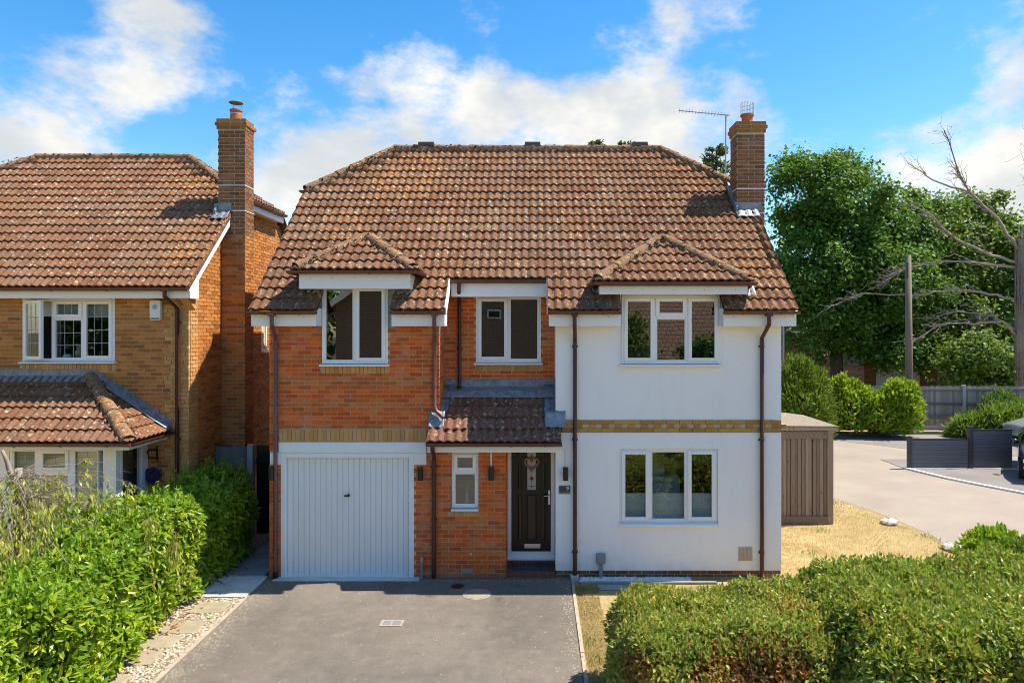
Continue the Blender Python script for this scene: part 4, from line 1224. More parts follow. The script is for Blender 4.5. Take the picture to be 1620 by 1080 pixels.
v = m.build('vase', 'clear_glass_art', w)
m = MB()
for k in range(7):
    a = k * .9; m.tube([(-1.245, 12.0, 1.38), (-1.245 + .03 * math.cos(a), 12.0 + .03 * math.sin(a), 1.48), (-1.245 + .06 * math.cos(a), 12.0 + .05 * math.sin(a), 1.56)], [.003, .006, .008], 5)
m.build('dried_stem', 'wicker', w)

# ---- garage door
m = MB(); frame_ring(m, -4.42, -2.13, -.02, 2.14, 11.73, 11.83, .085, .02)
gf = bevel(m.build('garage_frame', 'paint_fascia', house), .006)
m = MB().box(-4.335, -2.215, 11.815, 11.84, .0, 2.055)
gd = m.build('garage_door', 'garage_paint', house)
n = 22; wv = 2.10 / n
pm = MB().prism([(.002, .0), (.006, -.012), (wv - .012, -.012), (wv - .006, .0)], 'z', .03, 2.03)
pme = bpy.data.meshes.new('panel'); pme.from_pydata(pm.v, [], pm.f); pme.update(); pme.materials.append(MATS['garage_paint'])
for i in range(n):
    link(bpy.data.objects.new('panel', pme), gd, (-4.325 + i * wv, 11.8148 - random.uniform(0, .001), 0))
MB().box(-4.334, -2.216, 11.797, 11.8149, .001, .03).build('door_rail', 'garage_paint', gd); MB().box(-4.334, -2.216, 11.797, 11.8149, 2.03, 2.054).build('door_rail', 'garage_paint', gd)
m = MB().tube([(-3.27, 11.80, 1.40), (-3.27, 11.76, 1.40)], .022, 12); m.box(-3.335, -3.245, 11.745, 11.762, 1.385, 1.412)
m.build('handle', 'black_plastic', gd)
m = MB().box(-4.457, -1.915, 11.722, 11.738, 2.142, 2.325); m.box(-2.128, -1.915, 11.720, 11.738, 1.935, 2.1415); m.box(-4.60, -4.422, 11.720, 11.738, 1.935, 2.1415)
bevel(m.build('garage_lintel', 'paint_fascia', house), .005)

# ---- front door
YD = 12.20
m = MB(); frame_ring(m, -.545, .30, .18, 2.30, YD - .02, YD + .06, .07, .12); m.box(-.552, .302, YD - .07, YD + .06, .165, .2)
bevel(m.build('door_frame', 'upvc_white', house), .006)
m = MB().box(-.475, .23, YD + .005, YD + .05, .30, 2.23)
fd = m.build('front_door', 'door_black', house); fd['label'] = 'black panelled front door with a leaded glass strip'
def dpanel(x0, x1, z0, z1, mat='door_panel_brown'):
    mm = MB(); frame_ring(mm, x0, x1, z0, z1, YD - .008, YD + .0049, .018); mm.build('moulding', 'door_black', fd)
    MB().prism([(x0 + .019, YD + .004), (x0 + .045, YD - .006), (x1 - .045, YD - .006), (x1 - .019, YD + .004)], 'z', z0 + .019, z1 - .019).build('panel', mat, fd)
dpanel(-.38, -.275, .50, 1.30); dpanel(-.22, -.005, .50, 1.30); dpanel(.05, .155, .50, 1.30)
dpanel(-.38, -.275, 1.40, 1.88); dpanel(.05, .155, 1.40, 1.88); dpanel(-.38, -.275, 1.97, 2.15); dpanel(.05, .155, 1.97, 2.15)
mm = MB(); frame_ring(mm, -.215, -.01, 1.37, 2.15, YD - .01, YD + .0049, .025); mm.build('moulding', 'door_black', fd)
MB().box(-.189, -.036, YD - .004, YD + .004, 1.396, 2.124).build('glass_strip', 'clear_glass_art', fd)
cxg = -.1125
for zc_, s_ in ((1.60, .045), (1.46, .022), (2.0, .03)):
    MB().prism([(cxg - s_, zc_), (cxg, zc_ - s_), (cxg + s_, zc_), (cxg, zc_ + s_)], 'y', YD - .007, YD - .0045).build('red_diamond', 'red_glass', fd)
MB().box(cxg - .003, cxg + .003, YD - .0065, YD - .0042, 1.396, 2.12).build('lead_strip', 'slat_dark', fd); MB().box(-.188, -.037, YD - .0064, YD - .0042, 1.462, 1.467).build('lead_strip', 'slat_dark', fd)
mm = MB().box(-.245, .045, YD - .012, YD + .0045, .355, .435); lp = bevel(mm.build('letter_plate', 'chrome', fd), .004)
MB().box(-.22, .02, YD - .017, YD - .0125, .375, .418).build('letter_flap', 'chrome', lp)
mm = MB().box(.185, .215, YD - .012, YD + .0045, 1.14, 1.39); mm.tube([(.20, YD - .01, 1.30), (.20, YD - .05, 1.30), (.10, YD - .055, 1.30)], .011, 8)
mm.build('handle', 'chrome', fd)
m = MB(); m.box(-.55, .30, 12.12, 12.3, -.05, .163); step = m.build('door_step', 'mortar_grey', house)
for i in range(4):
    bxx = -.545 + i * .212
    MB().box(bxx + .004, bxx + .207, 12.108, 12.12, .098, .158).build('brick', 'quarry_tile', step)
for i in range(6):
    x0 = -.548 + i * .1415
    for j in range(3):
        MB().box(x0 + .003, x0 + .139, 11.735 + j * .129 + .003, 11.735 + j * .129 + .126, .0, .085 - random.uniform(0, .002)).build('step_tile', 'quarry_tile', step)
    MB().box(x0 + .003, x0 + .139, 11.722, 11.7345, .0, .082).build('step_tile', 'quarry_tile', step)
MB().box(-.55, .30, 11.74, 12.12, -.05, .075).build('step_bed', 'mortar_grey', step)

# ---- small fittings
m = MB().tube([(-1.99, 11.70, .0), (-1.99, 11.70, .28)], .025, 10); o = m.build('stub_pipe', 'grey_plastic', house)
MB().tube([(-1.99, 11.70, .27), (-1.99, 11.70, .36)], .031, 10).build('pipe_cap', 'galvanised', o)
MB().box(-1.32, -1.11, 11.722, 11.738, .09, .15).build('air_brick', 'galvanised', house)
MB().tube([(-1.15, 11.735, .41), (-1.15, 11.715, .41)], .022, 10).build('tap_plate', 'brass', house)
m = MB().box(3.445, 3.685, 11.725, 11.7385, .29, .52); o = m.build('wall_vent', 'cream_vent', house)
for i in range(9): MB().box(3.465 + i * .0235, 3.475 + i * .0235, 11.716, 11.7245, .305, .505).build('vent_fin', 'cream_vent', o)
m = MB().box(1.0, 1.16, 11.66, 11.738, .25, .43); o = bevel(m.build('socket_box', 'grey_plastic', house), .02, 3)
MB().box(1.05, 1.11, 11.68, 11.735, -.02, .249).build('duct', 'grey_plastic', o)
m = MB(); m.tube([(.475, 11.725, 1.92), (.475, 11.725, 2.2), (.36, 11.725, 2.2)], .006, 6); m.build('light_cable', 'white_plastic', house)
MB().box(-.815, -.79, 11.715, 11.737, 1.92, 2.205).build('light_conduit', 'white_plastic', house)

# ------------------------------------------------------------------ loose and hung things on the house
for x, lab in ((-4.555, 'black cylinder wall light left of the garage door'), (-2.01, 'black cylinder wall light between the garage door and the brown pipe'),
               (-.80, 'black cylinder wall light under white conduit, left of the front door'), (.475, 'black cylinder wall light on white wall above the number plaque')):
    o = thing('wall_light', lab, 'wall light', (x, YF - .01, 1.68), 'black up-and-down wall lights')
    MB().box(x - .028, x + .028, YF - .035, YF - .009, 1.74, 1.86).build('mounting_plate', 'black_plastic', o)
    MB().lathe(x, YF - .08, [(.044, 1.685), (.046, 1.69), (.046, 1.905), (.044, 1.91)], 16).build('barrel', 'black_plastic', o)
    MB().lathe(x, YF - .08, [(.036, 1.680), (.036, 1.6848)], 16).build('lens', 'chrome', o)
o = MB().box(.365, .555, 11.722, 11.736, 1.44, 1.575).build('number_plaque', 'slate_sign')
tag(o, 'dark grey plaque with a white 9 on the white wall', 'sign')
cu = bpy.data.curves.new('digit', 'FONT'); cu.body = '9'; cu.size = .095; cu.extrude = .0015; cu.align_x = 'CENTER'; cu.align_y = 'CENTER'
cu.materials.append(MATS['white_plastic']); dt_ = bpy.data.objects.new('digit_curve', cu); COL.objects.link(dt_)
bpy.context.view_layer.update()
dme = bpy.data.meshes.new_from_object(dt_.evaluated_get(bpy.context.evaluated_depsgraph_get())); bpy.data.objects.remove(dt_)
d = bpy.data.objects.new('digit', dme); link(d, o, (.51, 11.7195, 1.53)); d.rotation_euler = (R(90), 0, 0)
MB().box(.366, .554, 11.7195, 11.7218, 1.441, 1.478).build('lower_strip', 'sign_strip', o)
# wicker heart
ht = [(16 * math.sin(t) ** 3, 13 * math.cos(t) - 5 * math.cos(2 * t) - 2 * math.cos(3 * t) - math.cos(4 * t)) for t in np.linspace(0, 2 * math.pi, 40)]
m = MB()
for k in range(4):
    m.tube([(-.1125 + x * .0078 + .010 * math.cos(i * .9 + k * 1.57), YD - .032 + .008 * math.sin(i * .9 + k * 1.57), 1.875 + y * .0078 + .010 * math.sin(i * .9 + k * 1.57)) for i, (x, y) in enumerate(ht)], .013, 6, cap=False)
tag(m.build('heart_wreath', 'wicker'), 'woven wicker heart hanging on the black front door', 'wreath')
m = MB(); nx = 26
m.prism([(11.86, .088), (11.86, .108), (11.90, .125), (12.09, .125), (12.11, .108), (12.11, .088)], 'x', -.44, .20)
mat = m.build('doormat', 'mat_grey')
tag(mat, 'dark grey ribbed doormat on the front step', 'doormat')
for k in range(20): MB().tube([(-.425 + k * .032, 11.868, .122), (-.425 + k * .032, 12.09, .130)], .011, 6).build('rib', 'mat_grey', mat)
# aerial behind the ridge
ae = thing('tv_aerial', 'thin rooftop television aerial beside the right chimney', 'aerial', (4.45, 16.2, 7.3))
MB().tube([(4.45, 16.2, 7.2), (4.46, 16.2, 9.33)], .017, 6).build('mast', 'galvanised', ae)
m = MB().tube([(4.56, 16.2, 9.33), (3.30, 16.0, 9.38)], .011, 5)
for k in range(16):
    p = Vector((4.5, 16.19, 9.333)).lerp(Vector((3.32, 16.0, 9.38)), k / 15); m.tube([p + Vector((-.03, -.16, 0)), p + Vector((.03, .16, 0))], .004, 4)
m.build('boom', 'galvanised', ae)

# covers in the drive
o = thing('manhole_cover', 'round buff manhole cover in the tarmac near the front door', 'manhole cover', (-.98, 10.98, 0))
MB().lathe(-.98, 10.98, [(.225, .0), (.225, .010)], 32).build('rim', 'concrete', o)
MB().lathe(-.98, 10.98, [(.20, .0), (.20, .0145)], 32).build('lid', 'slab_buff', o)
for sx in (-1, 1): MB().lathe(-.98 + sx * .07, 10.97, [(.013, .0142), (.013, .016)], 10).build('lifting_eye', 'black_plastic', o)
o = thing('drain_grate', 'small rectangular drain grating in the middle of the drive', 'drain', (-2.12, 9.90, 0))
m = MB(); m.box(-2.27, -1.97, 9.80, 10.0, -.01, .006); m.build('drain_pit', 'kerb_dark', o)
m = MB()
for a in (-2.28, -1.985): m.box(a, a + .025, 9.795, 10.005, -.01, .012)
m.box(-2.2545, -1.9855, 9.795, 9.82, -.01, .012); m.box(-2.2545, -1.9855, 9.98, 10.005, -.01, .012); m.box(-2.13, -2.11, 9.8205, 9.9795, -.01, .012)
m.build('frame', 'edging', o)
for k in range(10): MB().box(-2.25 + k * .0265, -2.238 + k * .0265, 9.8205, 9.9795, -.01, .010).build('bar', 'galvanised', o)
o = MB().lathe(-1.33, 11.33, [(.10, .0), (.11, .01), (.07, .014)], 9).build('gully_grate', 'black_plastic')
tag(o, 'small black gully grate in the shaded tarmac by the wall', 'drain')

# ------------------------------------------------------------------ NEIGHBOUR'S HOUSE
BS.finish(300); TS.finish(300)
BS2, TS2 = BrickStore(), TileStore()
YN = 12.90; XN = -6.60
nb = thing('neighbour_house', 'tawny brick house at the left with leaded windows and a tiled bay', 'house', (-10, 16, 0))
NWIN = (-9.72, -7.98, 3.66, 4.84)
m = MB()
wall_mesh(m, (0, YN, 0), 0, -13.2, XN, -.1, 5.2, [NWIN], reveal=.12)
m.poly([(XN, YN, -.1), (XN, 19.4, -.1), (XN, 19.4, 5.2), (XN, 17.1, 7.05), (XN, 14.8, 7.05), (XN, YN, 5.2)])
m.poly([(-13.2, YN, -.1), (-13.2, YN, 5.2), (-13.2, 14.8, 7.05), (-13.2, 17.1, 7.05), (-13.2, 19.4, 5.2), (-13.2, 19.4, -.1)])
nw = m.build('brick_wall', 'mortar_sand', nb)
SILLN = (-9.76, -7.96, 3.44, 3.66)
op = [NWIN, SILLN]
# quoins of buff brick: blocks of three courses, long and short by turns
for k in range(0, 66):
    z = k * .075; long = (k // 3) % 2 == 0
    if z > 4.86: break
    op.append((XN - (.45 if long else .335), XN + .1, z, z + .075))
BS2.field(nw, (0, YN, 0), 0, -13.2, XN, .0, 4.88, 'brick_tawny', op)
for k in range(2, 65):
    z = k * .075; long = (k // 3) % 2 == 0; x0 = XN - (.45 if long else .335)
    if z > 4.8: break
    BS2.field(nw, (0, YN, 0), 0, x0, XN + .008, z, z + .075, 'brick_buff', proud=.016, phase=.02 * k)
BS2.field(nw, (XN, YN, 0), R(90), .05, .32, .3, 5.2, 'brick_buff', proud=.012, lim=lambda u: 5.2)
BS2.field(nw, (XN, YN, 0), R(90), .33, 1.33, .3, 6.5, 'brick_tawny', lim=lambda u: 5.03 + .936 * (YN + u - 12.5) - .10)
BS2.field(nw, (XN, YN, 0), R(90), 1.78, 5.6, .9, 7.0, 'brick_tawny', [(3.35, 3.68, 3.74, 4.42)], lim=lambda u: min(6.95, 5.03 + .936 * (YN + u - 12.5) - .10))
soldiers(nw, -9.75, -7.97, 3.46, 3.615, YN, 24)
# roof
NY0, NZ0 = 12.50, 5.03
def nroofz(y): return NZ0 + TAN * (y - NY0)
NL, NR, NHL, NHR, NYR = -13.4, -6.40, -11.70, -8.11, 15.96
NYH = NY0 + (7.14 - NZ0) / TAN; NZR = nroofz(NYR); NZH = 7.14; NYHB = 2 * NYR - NYH
m = MB()
m.poly([(NL, NY0, NZ0 - dk), (NR, NY0, NZ0 - dk), (NR, NYH, NZH - dk), (NHR, NYR, NZR - dk), (NHL, NYR, NZR - dk), (NL, NYH, NZH - dk)])
m.poly([(NR, 2 * NYR - NY0, NZ0), (NL, 2 * NYR - NY0, NZ0), (NL, NYHB, NZH), (NHL, NYR, NZR - dk), (NHR, NYR, NZR - dk), (NR, NYHB, NZH)])
m.poly([(NR, NYH, NZH - dk), (NR, NYHB, NZH - dk), (NHR, NYR, NZR - dk)]); m.poly([(NL, NYHB, NZH - dk), (NL, NYH, NZH - dk), (NHL, NYR, NZR - dk)])
nroof = m.build('roof', 'tile_neighbour', nb)
dy, dx = NYR - NYH, NR - NHR
hR = ((NR, NYH, 0), (-dy, -dx, 0)); hL = ((NL, NYH, 0), (dy, -(NHL - NL), 0))
TS2.field(nroof, (0, NY0, NZ0), (1, 0, 0), (0, CO, SI), -12.7, NR, 0, (NYR - NY0) / CO - .02, 'tile_neighbour', clips=[hR, hL], uo=NR)
TS2.field(nroof, (NR, NYH, NZH), (0, 1, 0), (-dx, 0, NZR - NZH), 0, NYHB - NYH, 0, math.hypot(dx, NZR - NZH), 'tile_neighbour',
          clips=[((NR, NYH, 0), (dy, dx, 0)), ((NR, NYHB, 0), (-(-dy), -dx, 0))])
ridge_run(nroof, (NHL, NYR, NZR + .03), (NHR, NYR, NZR + .03))
ridge_run(nroof, (NR - .02, NYH, NZH + .035), (NHR, NYR, NZR + .03)); ridge_run(nroof, (NL + .02, NYH, NZH + .035), (NHL, NYR, NZR + .03))
m = MB(); m.beam((NR - .02, NY0 + .05, nroofz(NY0 + .05) - .11), (NR - .02, NYH, NZH - .11), .03, .15, up=(0, -SI, CO)); m.build('bargeboard', 'paint_fascia', nb)
m = MB(); m.beam((NR + .004, NY0, nroofz(NY0) + .012), (NR + .004, NYH, NZH + .012), .03, .075, up=(0, -SI, CO)); m.build('verge_tiles', 'tile_neighbour', nroof)
m = MB().box(-13.3, NR - .04, 12.575, 12.595, 4.835, 4.99); m.box(-13.3, NR - .04, 12.5955, 12.89, 4.84, 4.85)
m.prism([(12.575, 4.835), (12.89, 4.835), (12.89, 5.30), (12.575, 5.02)], 'x', NR - .039, NR - .004)
m.build('fascia', 'paint_fascia', nb)
MB().prism([(12.60, 4.83), (12.89, 4.83), (12.89, 4.62)], 'x', XN - .02, NR - .06).build('corbel', 'brick_buff', nb)
gutter(nroof, (-13.4, 12.49, 5.02), (NR, 12.49, 5.02), step=.95)
gutter(nroof, (NR + .06, NYH - .05, NZH - .02), (NR + .06, NYHB, NZH - .02), step=.7)
MB().box(NR - .03, NR + .0, NYH, NYHB, NZH - .22, NZH - .06).build('fascia', 'paint_fascia', nb)
MB().box(XN + .002, NR - .031, NYH, NYHB, NZH - .20, NZH - .18).build('soffit', 'paint_fascia', nb)
moss_on(nroof, 3800, -12.4, NR - .1, NY0, NYR, nroofz, 5, lambda x, y: x < NR - .05 - np.where(y > NYH, (y - NYH) / dy, 0) * dx)
nch, zc = chimney(nb, -6.66, -6.11, 14.23, 14.66, 6.2, 8.42, (7.25, 6.72), 'brick_stack', BS2, breast=(-6.597, -6.112), capmat='brick_capstone', sides=(90,))
cx, cy = -6.385, 14.445
MB().lathe(cx, cy, [(.15, zc), (.12, zc + .03), (.115, zc + .21), (.13, zc + .22), (.13, zc + .245), (.10, zc + .245)], 20).build('chimney_pot', 'terracotta', nch)
MB().lathe(cx, cy, [(.119, zc + .145), (.119, zc + .165)], 20).build('pot_strap', 'galvanised', nch)
for a in (0.5, 2.6, 4.7): MB().tube([(cx + .1 * math.cos(a), cy + .1 * math.sin(a), zc + .2), (cx + .1 * math.cos(a), cy + .1 * math.sin(a), zc + .40)], .005, 5).build('cowl_leg', 'galvanised', nch)
MB().lathe(cx, cy, [(.13, zc + .385), (.145, zc + .395), (.14, zc + .405), (.06, zc + .43)], 20).build('cowl', 'kerb_dark', nch)
lead_patch(-6.74, -6.40, 14.0, 14.22, .10, .014, nch, nroofz)
MB().box(-6.74, -6.38, 14.210, 14.222, nroofz(14.22) + .06, nroofz(14.22) + .24).build('lead_flashing', 'lead', nch)
m = MB(); m.prism([(14.1, nroofz(14.1) + .02), (14.7, nroofz(14.7) + .02), (14.7, nroofz(14.7) + .2), (14.1, nroofz(14.1) + .2)], 'x', -6.70, -6.668); m.build('lead_flashing', 'lead', nch)
# upstairs window, first sash open
lights = [(-9.665, -9.17, 3.715, 4.785, 'gap'), (-9.115, -8.605, 3.715, 4.44, 'fixed'), (-9.115, -8.605, 4.495, 4.785, 'sash'), (-8.55, -8.035, 3.715, 4.785, 'sash')]
w = window(nb, -9.72, -7.98, 3.66, 4.84, YN - .03, lights[1:], lead=(.165, .27)); w['label'] = 'leaded upstairs window with its left sash ajar'
MB().box(-9.17, -9.115, YN - .028, YN + .038, 3.715, 4.785).build('mullion', 'upvc_white', w)
m = MB(); hx, hy, an = -9.675, YN - .03, R(-24)
def rot(x, y): return (hx + x * math.cos(an) - y * math.sin(an), hy + x * math.sin(an) + y * math.cos(an))
def rbox(m, x0, x1, y0, y1, z0, z1):
    q = [rot(x0, y0), rot(x1, y0), rot(x1, y1), rot(x0, y1)]
    m.add([(x, y, z0) for x, y in q] + [(x, y, z1) for x, y in q], [(0, 3, 2, 1), (4, 5, 6, 7), (0, 1, 5, 4), (1, 2, 6, 5), (2, 3, 7, 6), (3, 0, 4, 7)])
rbox(m, 0, .06, -.02, .03, 3.70, 4.80); rbox(m, .46, .52, -.02, .03, 3.70, 4.80); rbox(m, .06, .46, -.02, .03, 3.70, 3.76); rbox(m, .06, .46, -.02, .03, 4.74, 4.80)
m.build('sash', 'upvc_white', w)
m = MB(); rbox(m, .055, .465, .0, .006, 3.755, 4.745); m.build('pane', 'window_glass', w)
m = MB()
for k in (1, 2): rbox(m, .06 + .4 * k / 3 - .005, .06 + .4 * k / 3 + .005, -.004, -.001, 3.76, 4.74)
for k in (1, 2, 3): rbox(m, .06, .46, -.0038, -.0012, 3.76 + .98 * k / 4 - .005, 3.76 + .98 * k / 4 + .005)
m.build('leading', 'came_lead', w, kind='stuff')
m = MB()
for k in range(5): m.box(-9.65, -8.05, YN + .10 + .004 * k, YN + .108 + .004 * k, 4.78 - (k + 1) * .055, 4.785 - k * .055)
m.build('roman_blind', 'blind_fabric', w)
def blob(name, mat, parent, parts):
    m = MB()
    for (x, y, z, r, sz) in parts: m.lathe(x, y, [(r * math.sin(math.pi * i / 8) + .001, z - sz * math.cos(math.pi * i / 8)) for i in range(9)], 12)
    return m.build(name, mat, parent, smooth=True)
blob('white_ornament', 'white_plastic', w, [(-8.98, YN + .12, 3.74, .075, .055)])
blob('soft_toy', 'toy_fur', w, [(-8.74, YN + .13, 3.80, .085, .10), (-8.74, YN + .13, 3.92, .06, .055), (-8.79, YN + .13, 3.97, .022, .022), (-8.69, YN + .13, 3.97, .022, .022)])
# small side window
m = MB()
for (a, b, c, d) in ((16.26, 16.31, 3.74, 4.42), (16.53, 16.58, 3.74, 4.42), (16.311, 16.529, 3.74, 3.79), (16.311, 16.529, 4.37, 4.42)): m.box(XN - .05, XN + .02, a, b, c, d)
m.box(XN - .0, XN + .07, 16.24, 16.60, 3.70, 3.735)
w = m.build('window', 'upvc_white', nb); w['label'] = 'small window in the side wall behind the chimney breast'
MB().box(XN - .02, XN - .012, 16.311, 16.529, 3.791, 4.369).build('pane', 'obscure_glass', w)
# bay with tiled roof
BY0, BZ0, BT = 11.58, 2.34, .77
BX = -6.93; BTX = -8.42; BYT = 12.88
BC, BSn = 1 / math.hypot(1, BT), BT / math.hypot(1, BT)
BZT = BZ0 + BT * (BYT - BY0)
m = MB(); m.poly([(-13.2, BY0, BZ0 - dk), (BX, BY0, BZ0 - dk), (BTX, BYT, BZT - dk), (-13.2, BYT, BZT - dk)]); m.poly([(BX, BY0, BZ0 - dk), (BX, BYT, BZ0 - dk), (BTX, BYT, BZT - dk)])
bay = m.build('bay_roof', 'underlay', nb)
TS2.field(bay, (0, BY0, BZ0), (1, 0, 0), (0, BC, BSn), -13.2, BX, 0, (BYT - BY0) / BC - .03, 'tile_neighbour', clips=[((BX, BY0, 0), (-(BYT - BY0), BTX - BX, 0))], uo=BX)
TS2.field(bay, (BX, BY0, BZ0), (0, 1, 0), (BTX - BX, 0, BZT - BZ0), 0, BYT - BY0, 0, math.hypot(BTX - BX, BZT - BZ0), 'tile_neighbour', clips=[((BX, BY0, 0), (BYT - BY0, -(BTX - BX), 0))])
ridge_run(bay, (BX - .04, BY0 + .04, BZ0 + .075), (BTX, BYT - .02, BZT + .05), r=.125, L=.46)
m = MB(); m.prism([(BYT - .16, BZT - .06), (BYT, BZT + .05), (BYT, BZT + .17), (YN - .004, BZT + .17), (YN - .004, BZT - .05)], 'x', -13.2, BTX + .02); m.build('lead_flashing', 'lead', bay)
pts = []; n = 13; s0 = (BTX, BZT + .14); s1 = (BX + .02, BZ0 + .16)
for i in range(n):
    xa = s0[0] + (s1[0] - s0[0]) * i / n; xb = s0[0] + (s1[0] - s0[0]) * (i + 1) / n
    za = s0[1] + (s1[1] - s0[1]) * i / n + .03; pts += [(xa, za), (xb, za)]
pts += [(s1[0], s1[1] - .2), (s0[0], s0[1] - .2)]
MB().prism(pts, 'y', YN - .022, YN - .014).build('stepped_flashing', 'lead', bay)
m = MB(); m.poly([(BX, YN - .02, BZ0 + .13), (BTX, YN - .02, BZT + .13), (BTX, YN - .17, BZT + .075), (BX, YN - .17, BZ0 + .075)]); o = m.build('lead_soaker', 'lead', bay)
m = MB().box(-13.2, BX - .05, BY0 + .07, BY0 + .09, 2.20, 2.315); m.box(BX - .07, BX - .05, BY0 + .0905, YN - .02, 2.20, 2.315); m.box(-13.2, BX - .071, BY0 + .0905, YN - .02, 2.205, 2.215)
m.build('fascia', 'paint_fascia', bay)
gutter(bay, (-13.2, BY0 - .015, BZ0 - .01), (BX + .03, BY0 - .015, BZ0 - .01), step=.75); gutter(bay, (BX + .035, BY0, BZ0 - .01), (BX + .035, YN - .03, BZ0 - .01), step=.6)
YB_ = 11.95
w = window(nb, -9.25, -7.56, .80, 2.20, YB_, [(-9.195, -8.80, .86, 2.14, 'fixed'), (-8.70, -8.22, .86, 1.74, 'fixed'), (-8.70, -8.22, 1.80, 2.14, 'sash'), (-8.12, -7.70, .86, 2.14, 'fixed')], lead=(.17, .30), roommat='room_wall', rm=.0, room=.9); w['label'] = 'leaded front window of the bay'
m = MB()
for k in range(42): m.prism([(YB_ + .12, .86 + k * .032), (YB_ + .135, .86 + k * .032 + .020), (YB_ + .136, .86 + k * .032 + .018), (YB_ + .121, .86 + k * .032 - .002)], 'x', -9.22, -7.6)
m.build('venetian_blind', 'slat_white', w, kind='stuff')
m = MB(); m.box(-7.559, -7.37, YB_ - .02, YB_ + .10, .6, 2.204); m.box(-7.45, -7.36, YB_ + .1005, YB_ + .16, .6, 2.204); m.box(-7.45, -7.36, YB_ + .72, YN - .01, .6, 2.204)
m.box(-7.44, -7.37, YB_ + .1605, YB_ + .7195, .6, .80); m.box(-7.44, -7.37, YB_ + .1605, YB_ + .7195, 2.13, 2.204)
bevel(m.build('bay_post', 'upvc_white', nb), .008)
MB().box(-7.405, -7.399, YB_ + .1605, YB_ + .7195, .80, 2.13).build('pane', 'window_glass', nb)
m = MB()
for k in range(40): m.prism([(-7.47, .81 + k * .034), (-7.435, .81 + k * .034 + .018), (-7.436, .81 + k * .034 + .021), (-7.471, .81 + k * .034 + .003)], 'y', YB_ + .17, YB_ + .71)
m.build('side_blind', 'slat_dark', nb, kind='stuff')
m = MB().box(-13.2, -7.37, YB_ + .005, YN, -.1, .76); m.build('bay_base', 'brick_far', nb)
MB().box(-13.2, -9.255, YB_, YN, .762, 2.204).build('bay_boarding', 'paint_fascia', nb)
w = window(nb, -11.6, -9.9, .80, 2.18, YB_ - .03, sub(-11.6, -9.9, ((1, 'fixed'), (1, 'fixed'), (1, 'fixed')), .80, 2.18), lead=(.17, .30), room=0, glass='car_glass')
downpipe(nb, [(-6.83, 12.49, 5.0), (-6.83, 12.49, 4.86), (-6.78, 12.83, 4.66), (-6.78, 12.83, 0)], mat='cast_brown', clips=[(-6.78, 12.83, 4.4), (-6.78, 12.83, 2.2)], r=.036)
BS2.finish(300); TS2.finish(300)
# things on the neighbour's wall
o = thing('alarm_box', 'white burglar alarm box under the neighbour\'s eaves', 'alarm box', (-7.19, YN - .03, 4.43))
m = MB().prism([(-7.29, 4.45), (-7.27, 4.43), (-7.11, 4.43), (-7.09, 4.45), (-7.085, 4.79), (-7.11, 4.81), (-7.27, 4.81), (-7.295, 4.79)], 'y', YN - .09, YN - .01); bevel(m.build('casing', 'alarm_white', o), .012)
MB().box(-7.27, -7.11, YN - .094, YN - .09, 4.45, 4.475).build('strobe', 'slat_dark', o)
MB().prism([(-7.19 + .05 * math.cos(k * math.pi / 4), 4.68 + .05 * math.sin(k * math.pi / 4)) for k in range(8)], 'y', YN - .093, YN - .0905).build('emblem', 'emblem_blue', o)
m = MB().box(-7.20, -7.17, YN - .03, YN - .012, 1.80, 2.06); m.tube([(-7.185, YN - .03, 2.0), (-7.2, YN - .25, 2.03), (-7.21, YN - .30, 1.97)], .012, 6); m.tube([(-7.185, YN - .03, 1.84), (-7.3, YN - .1, 1.86), (-7.27, YN - .2, 2.0)], .010, 6)
tag(m.build('basket_bracket', 'black_plastic'), 'black iron hanging basket bracket beside the neighbour\'s bay', 'bracket')
fw = thing('flower_wreath', 'round purple flower wreath on the neighbour\'s brick wall', 'wreath', (-7.24, YN - .03, 1.38))
n = 900
P = unit(n) * np.array([.135, .05, .135]) + np.array([-7.24, YN - .07, 1.52]); Dd = unit(n)
mesh_obj('petals', leaf_mesh('petals', P, Dd + np.array([0, -.6, 0]), unit(n), rng.uniform(.03, .055, n), rng.uniform(.012, .02, n)), 'purple_flower', fw)
MB().tube([(-7.24 + .1 * math.cos(2 * math.pi * k / 24), YN - .04, 1.52 + .1 * math.sin(2 * math.pi * k / 24)) for k in range(25)], .02, 6, cap=False).build('ring', 'wicker', fw)

# fence and gate across the passage
def board_fence(name, label, x0, x1, y, z0, z1, bw, mat, cat='fence', rails=(), posts=(), railmat=None, postmat='concrete_post', gravel=None, lap=.012, railside=-1, group=None):
    r = thing(name, label, cat, ((x0 + x1) / 2, y, z0), group)
    n = max(1, round((x1 - x0) / bw)); w_ = (x1 - x0) / n
    for i in range(n):
        dz = random.uniform(-.008, .008); dy = random.uniform(-.003, .003) + (.006 if i % 2 else 0)
        MB().prism([(x0 + i * w_, y + dy), (x0 + (i + 1) * w_ + lap, y + dy + .004), (x0 + (i + 1) * w_ + lap, y + dy + .012), (x0 + i * w_, y + dy + .022)], 'z', z0, z1 + dz).build('board', mat, r)
    for z in rails: MB().prism([(y + railside * .03 - .02, z - .04), (y + railside * .03 + .025, z - .04), (y + railside * .03 + .025, z + .04), (y + railside * .03 - .02, z + .02)], 'x', x0, x1).build('rail', railmat or mat, r)
    for px in posts: MB().box(px - .055, px + .055, y - .085, y + .04, -.05, z1 + .06).build('post', postmat, r)
    if gravel: MB().box(x0, x1, y - .02, y + .03, .0, gravel).build('gravel_board', 'concrete_post', r)
    return r
board_fence('board_fence', 'weathered grey board fence closing the passage beside the neighbour\'s chimney', -6.58, -5.92, 13.95, .05, 1.86, .11, 'wood_silver', posts=(-5.85,), lap=.008)
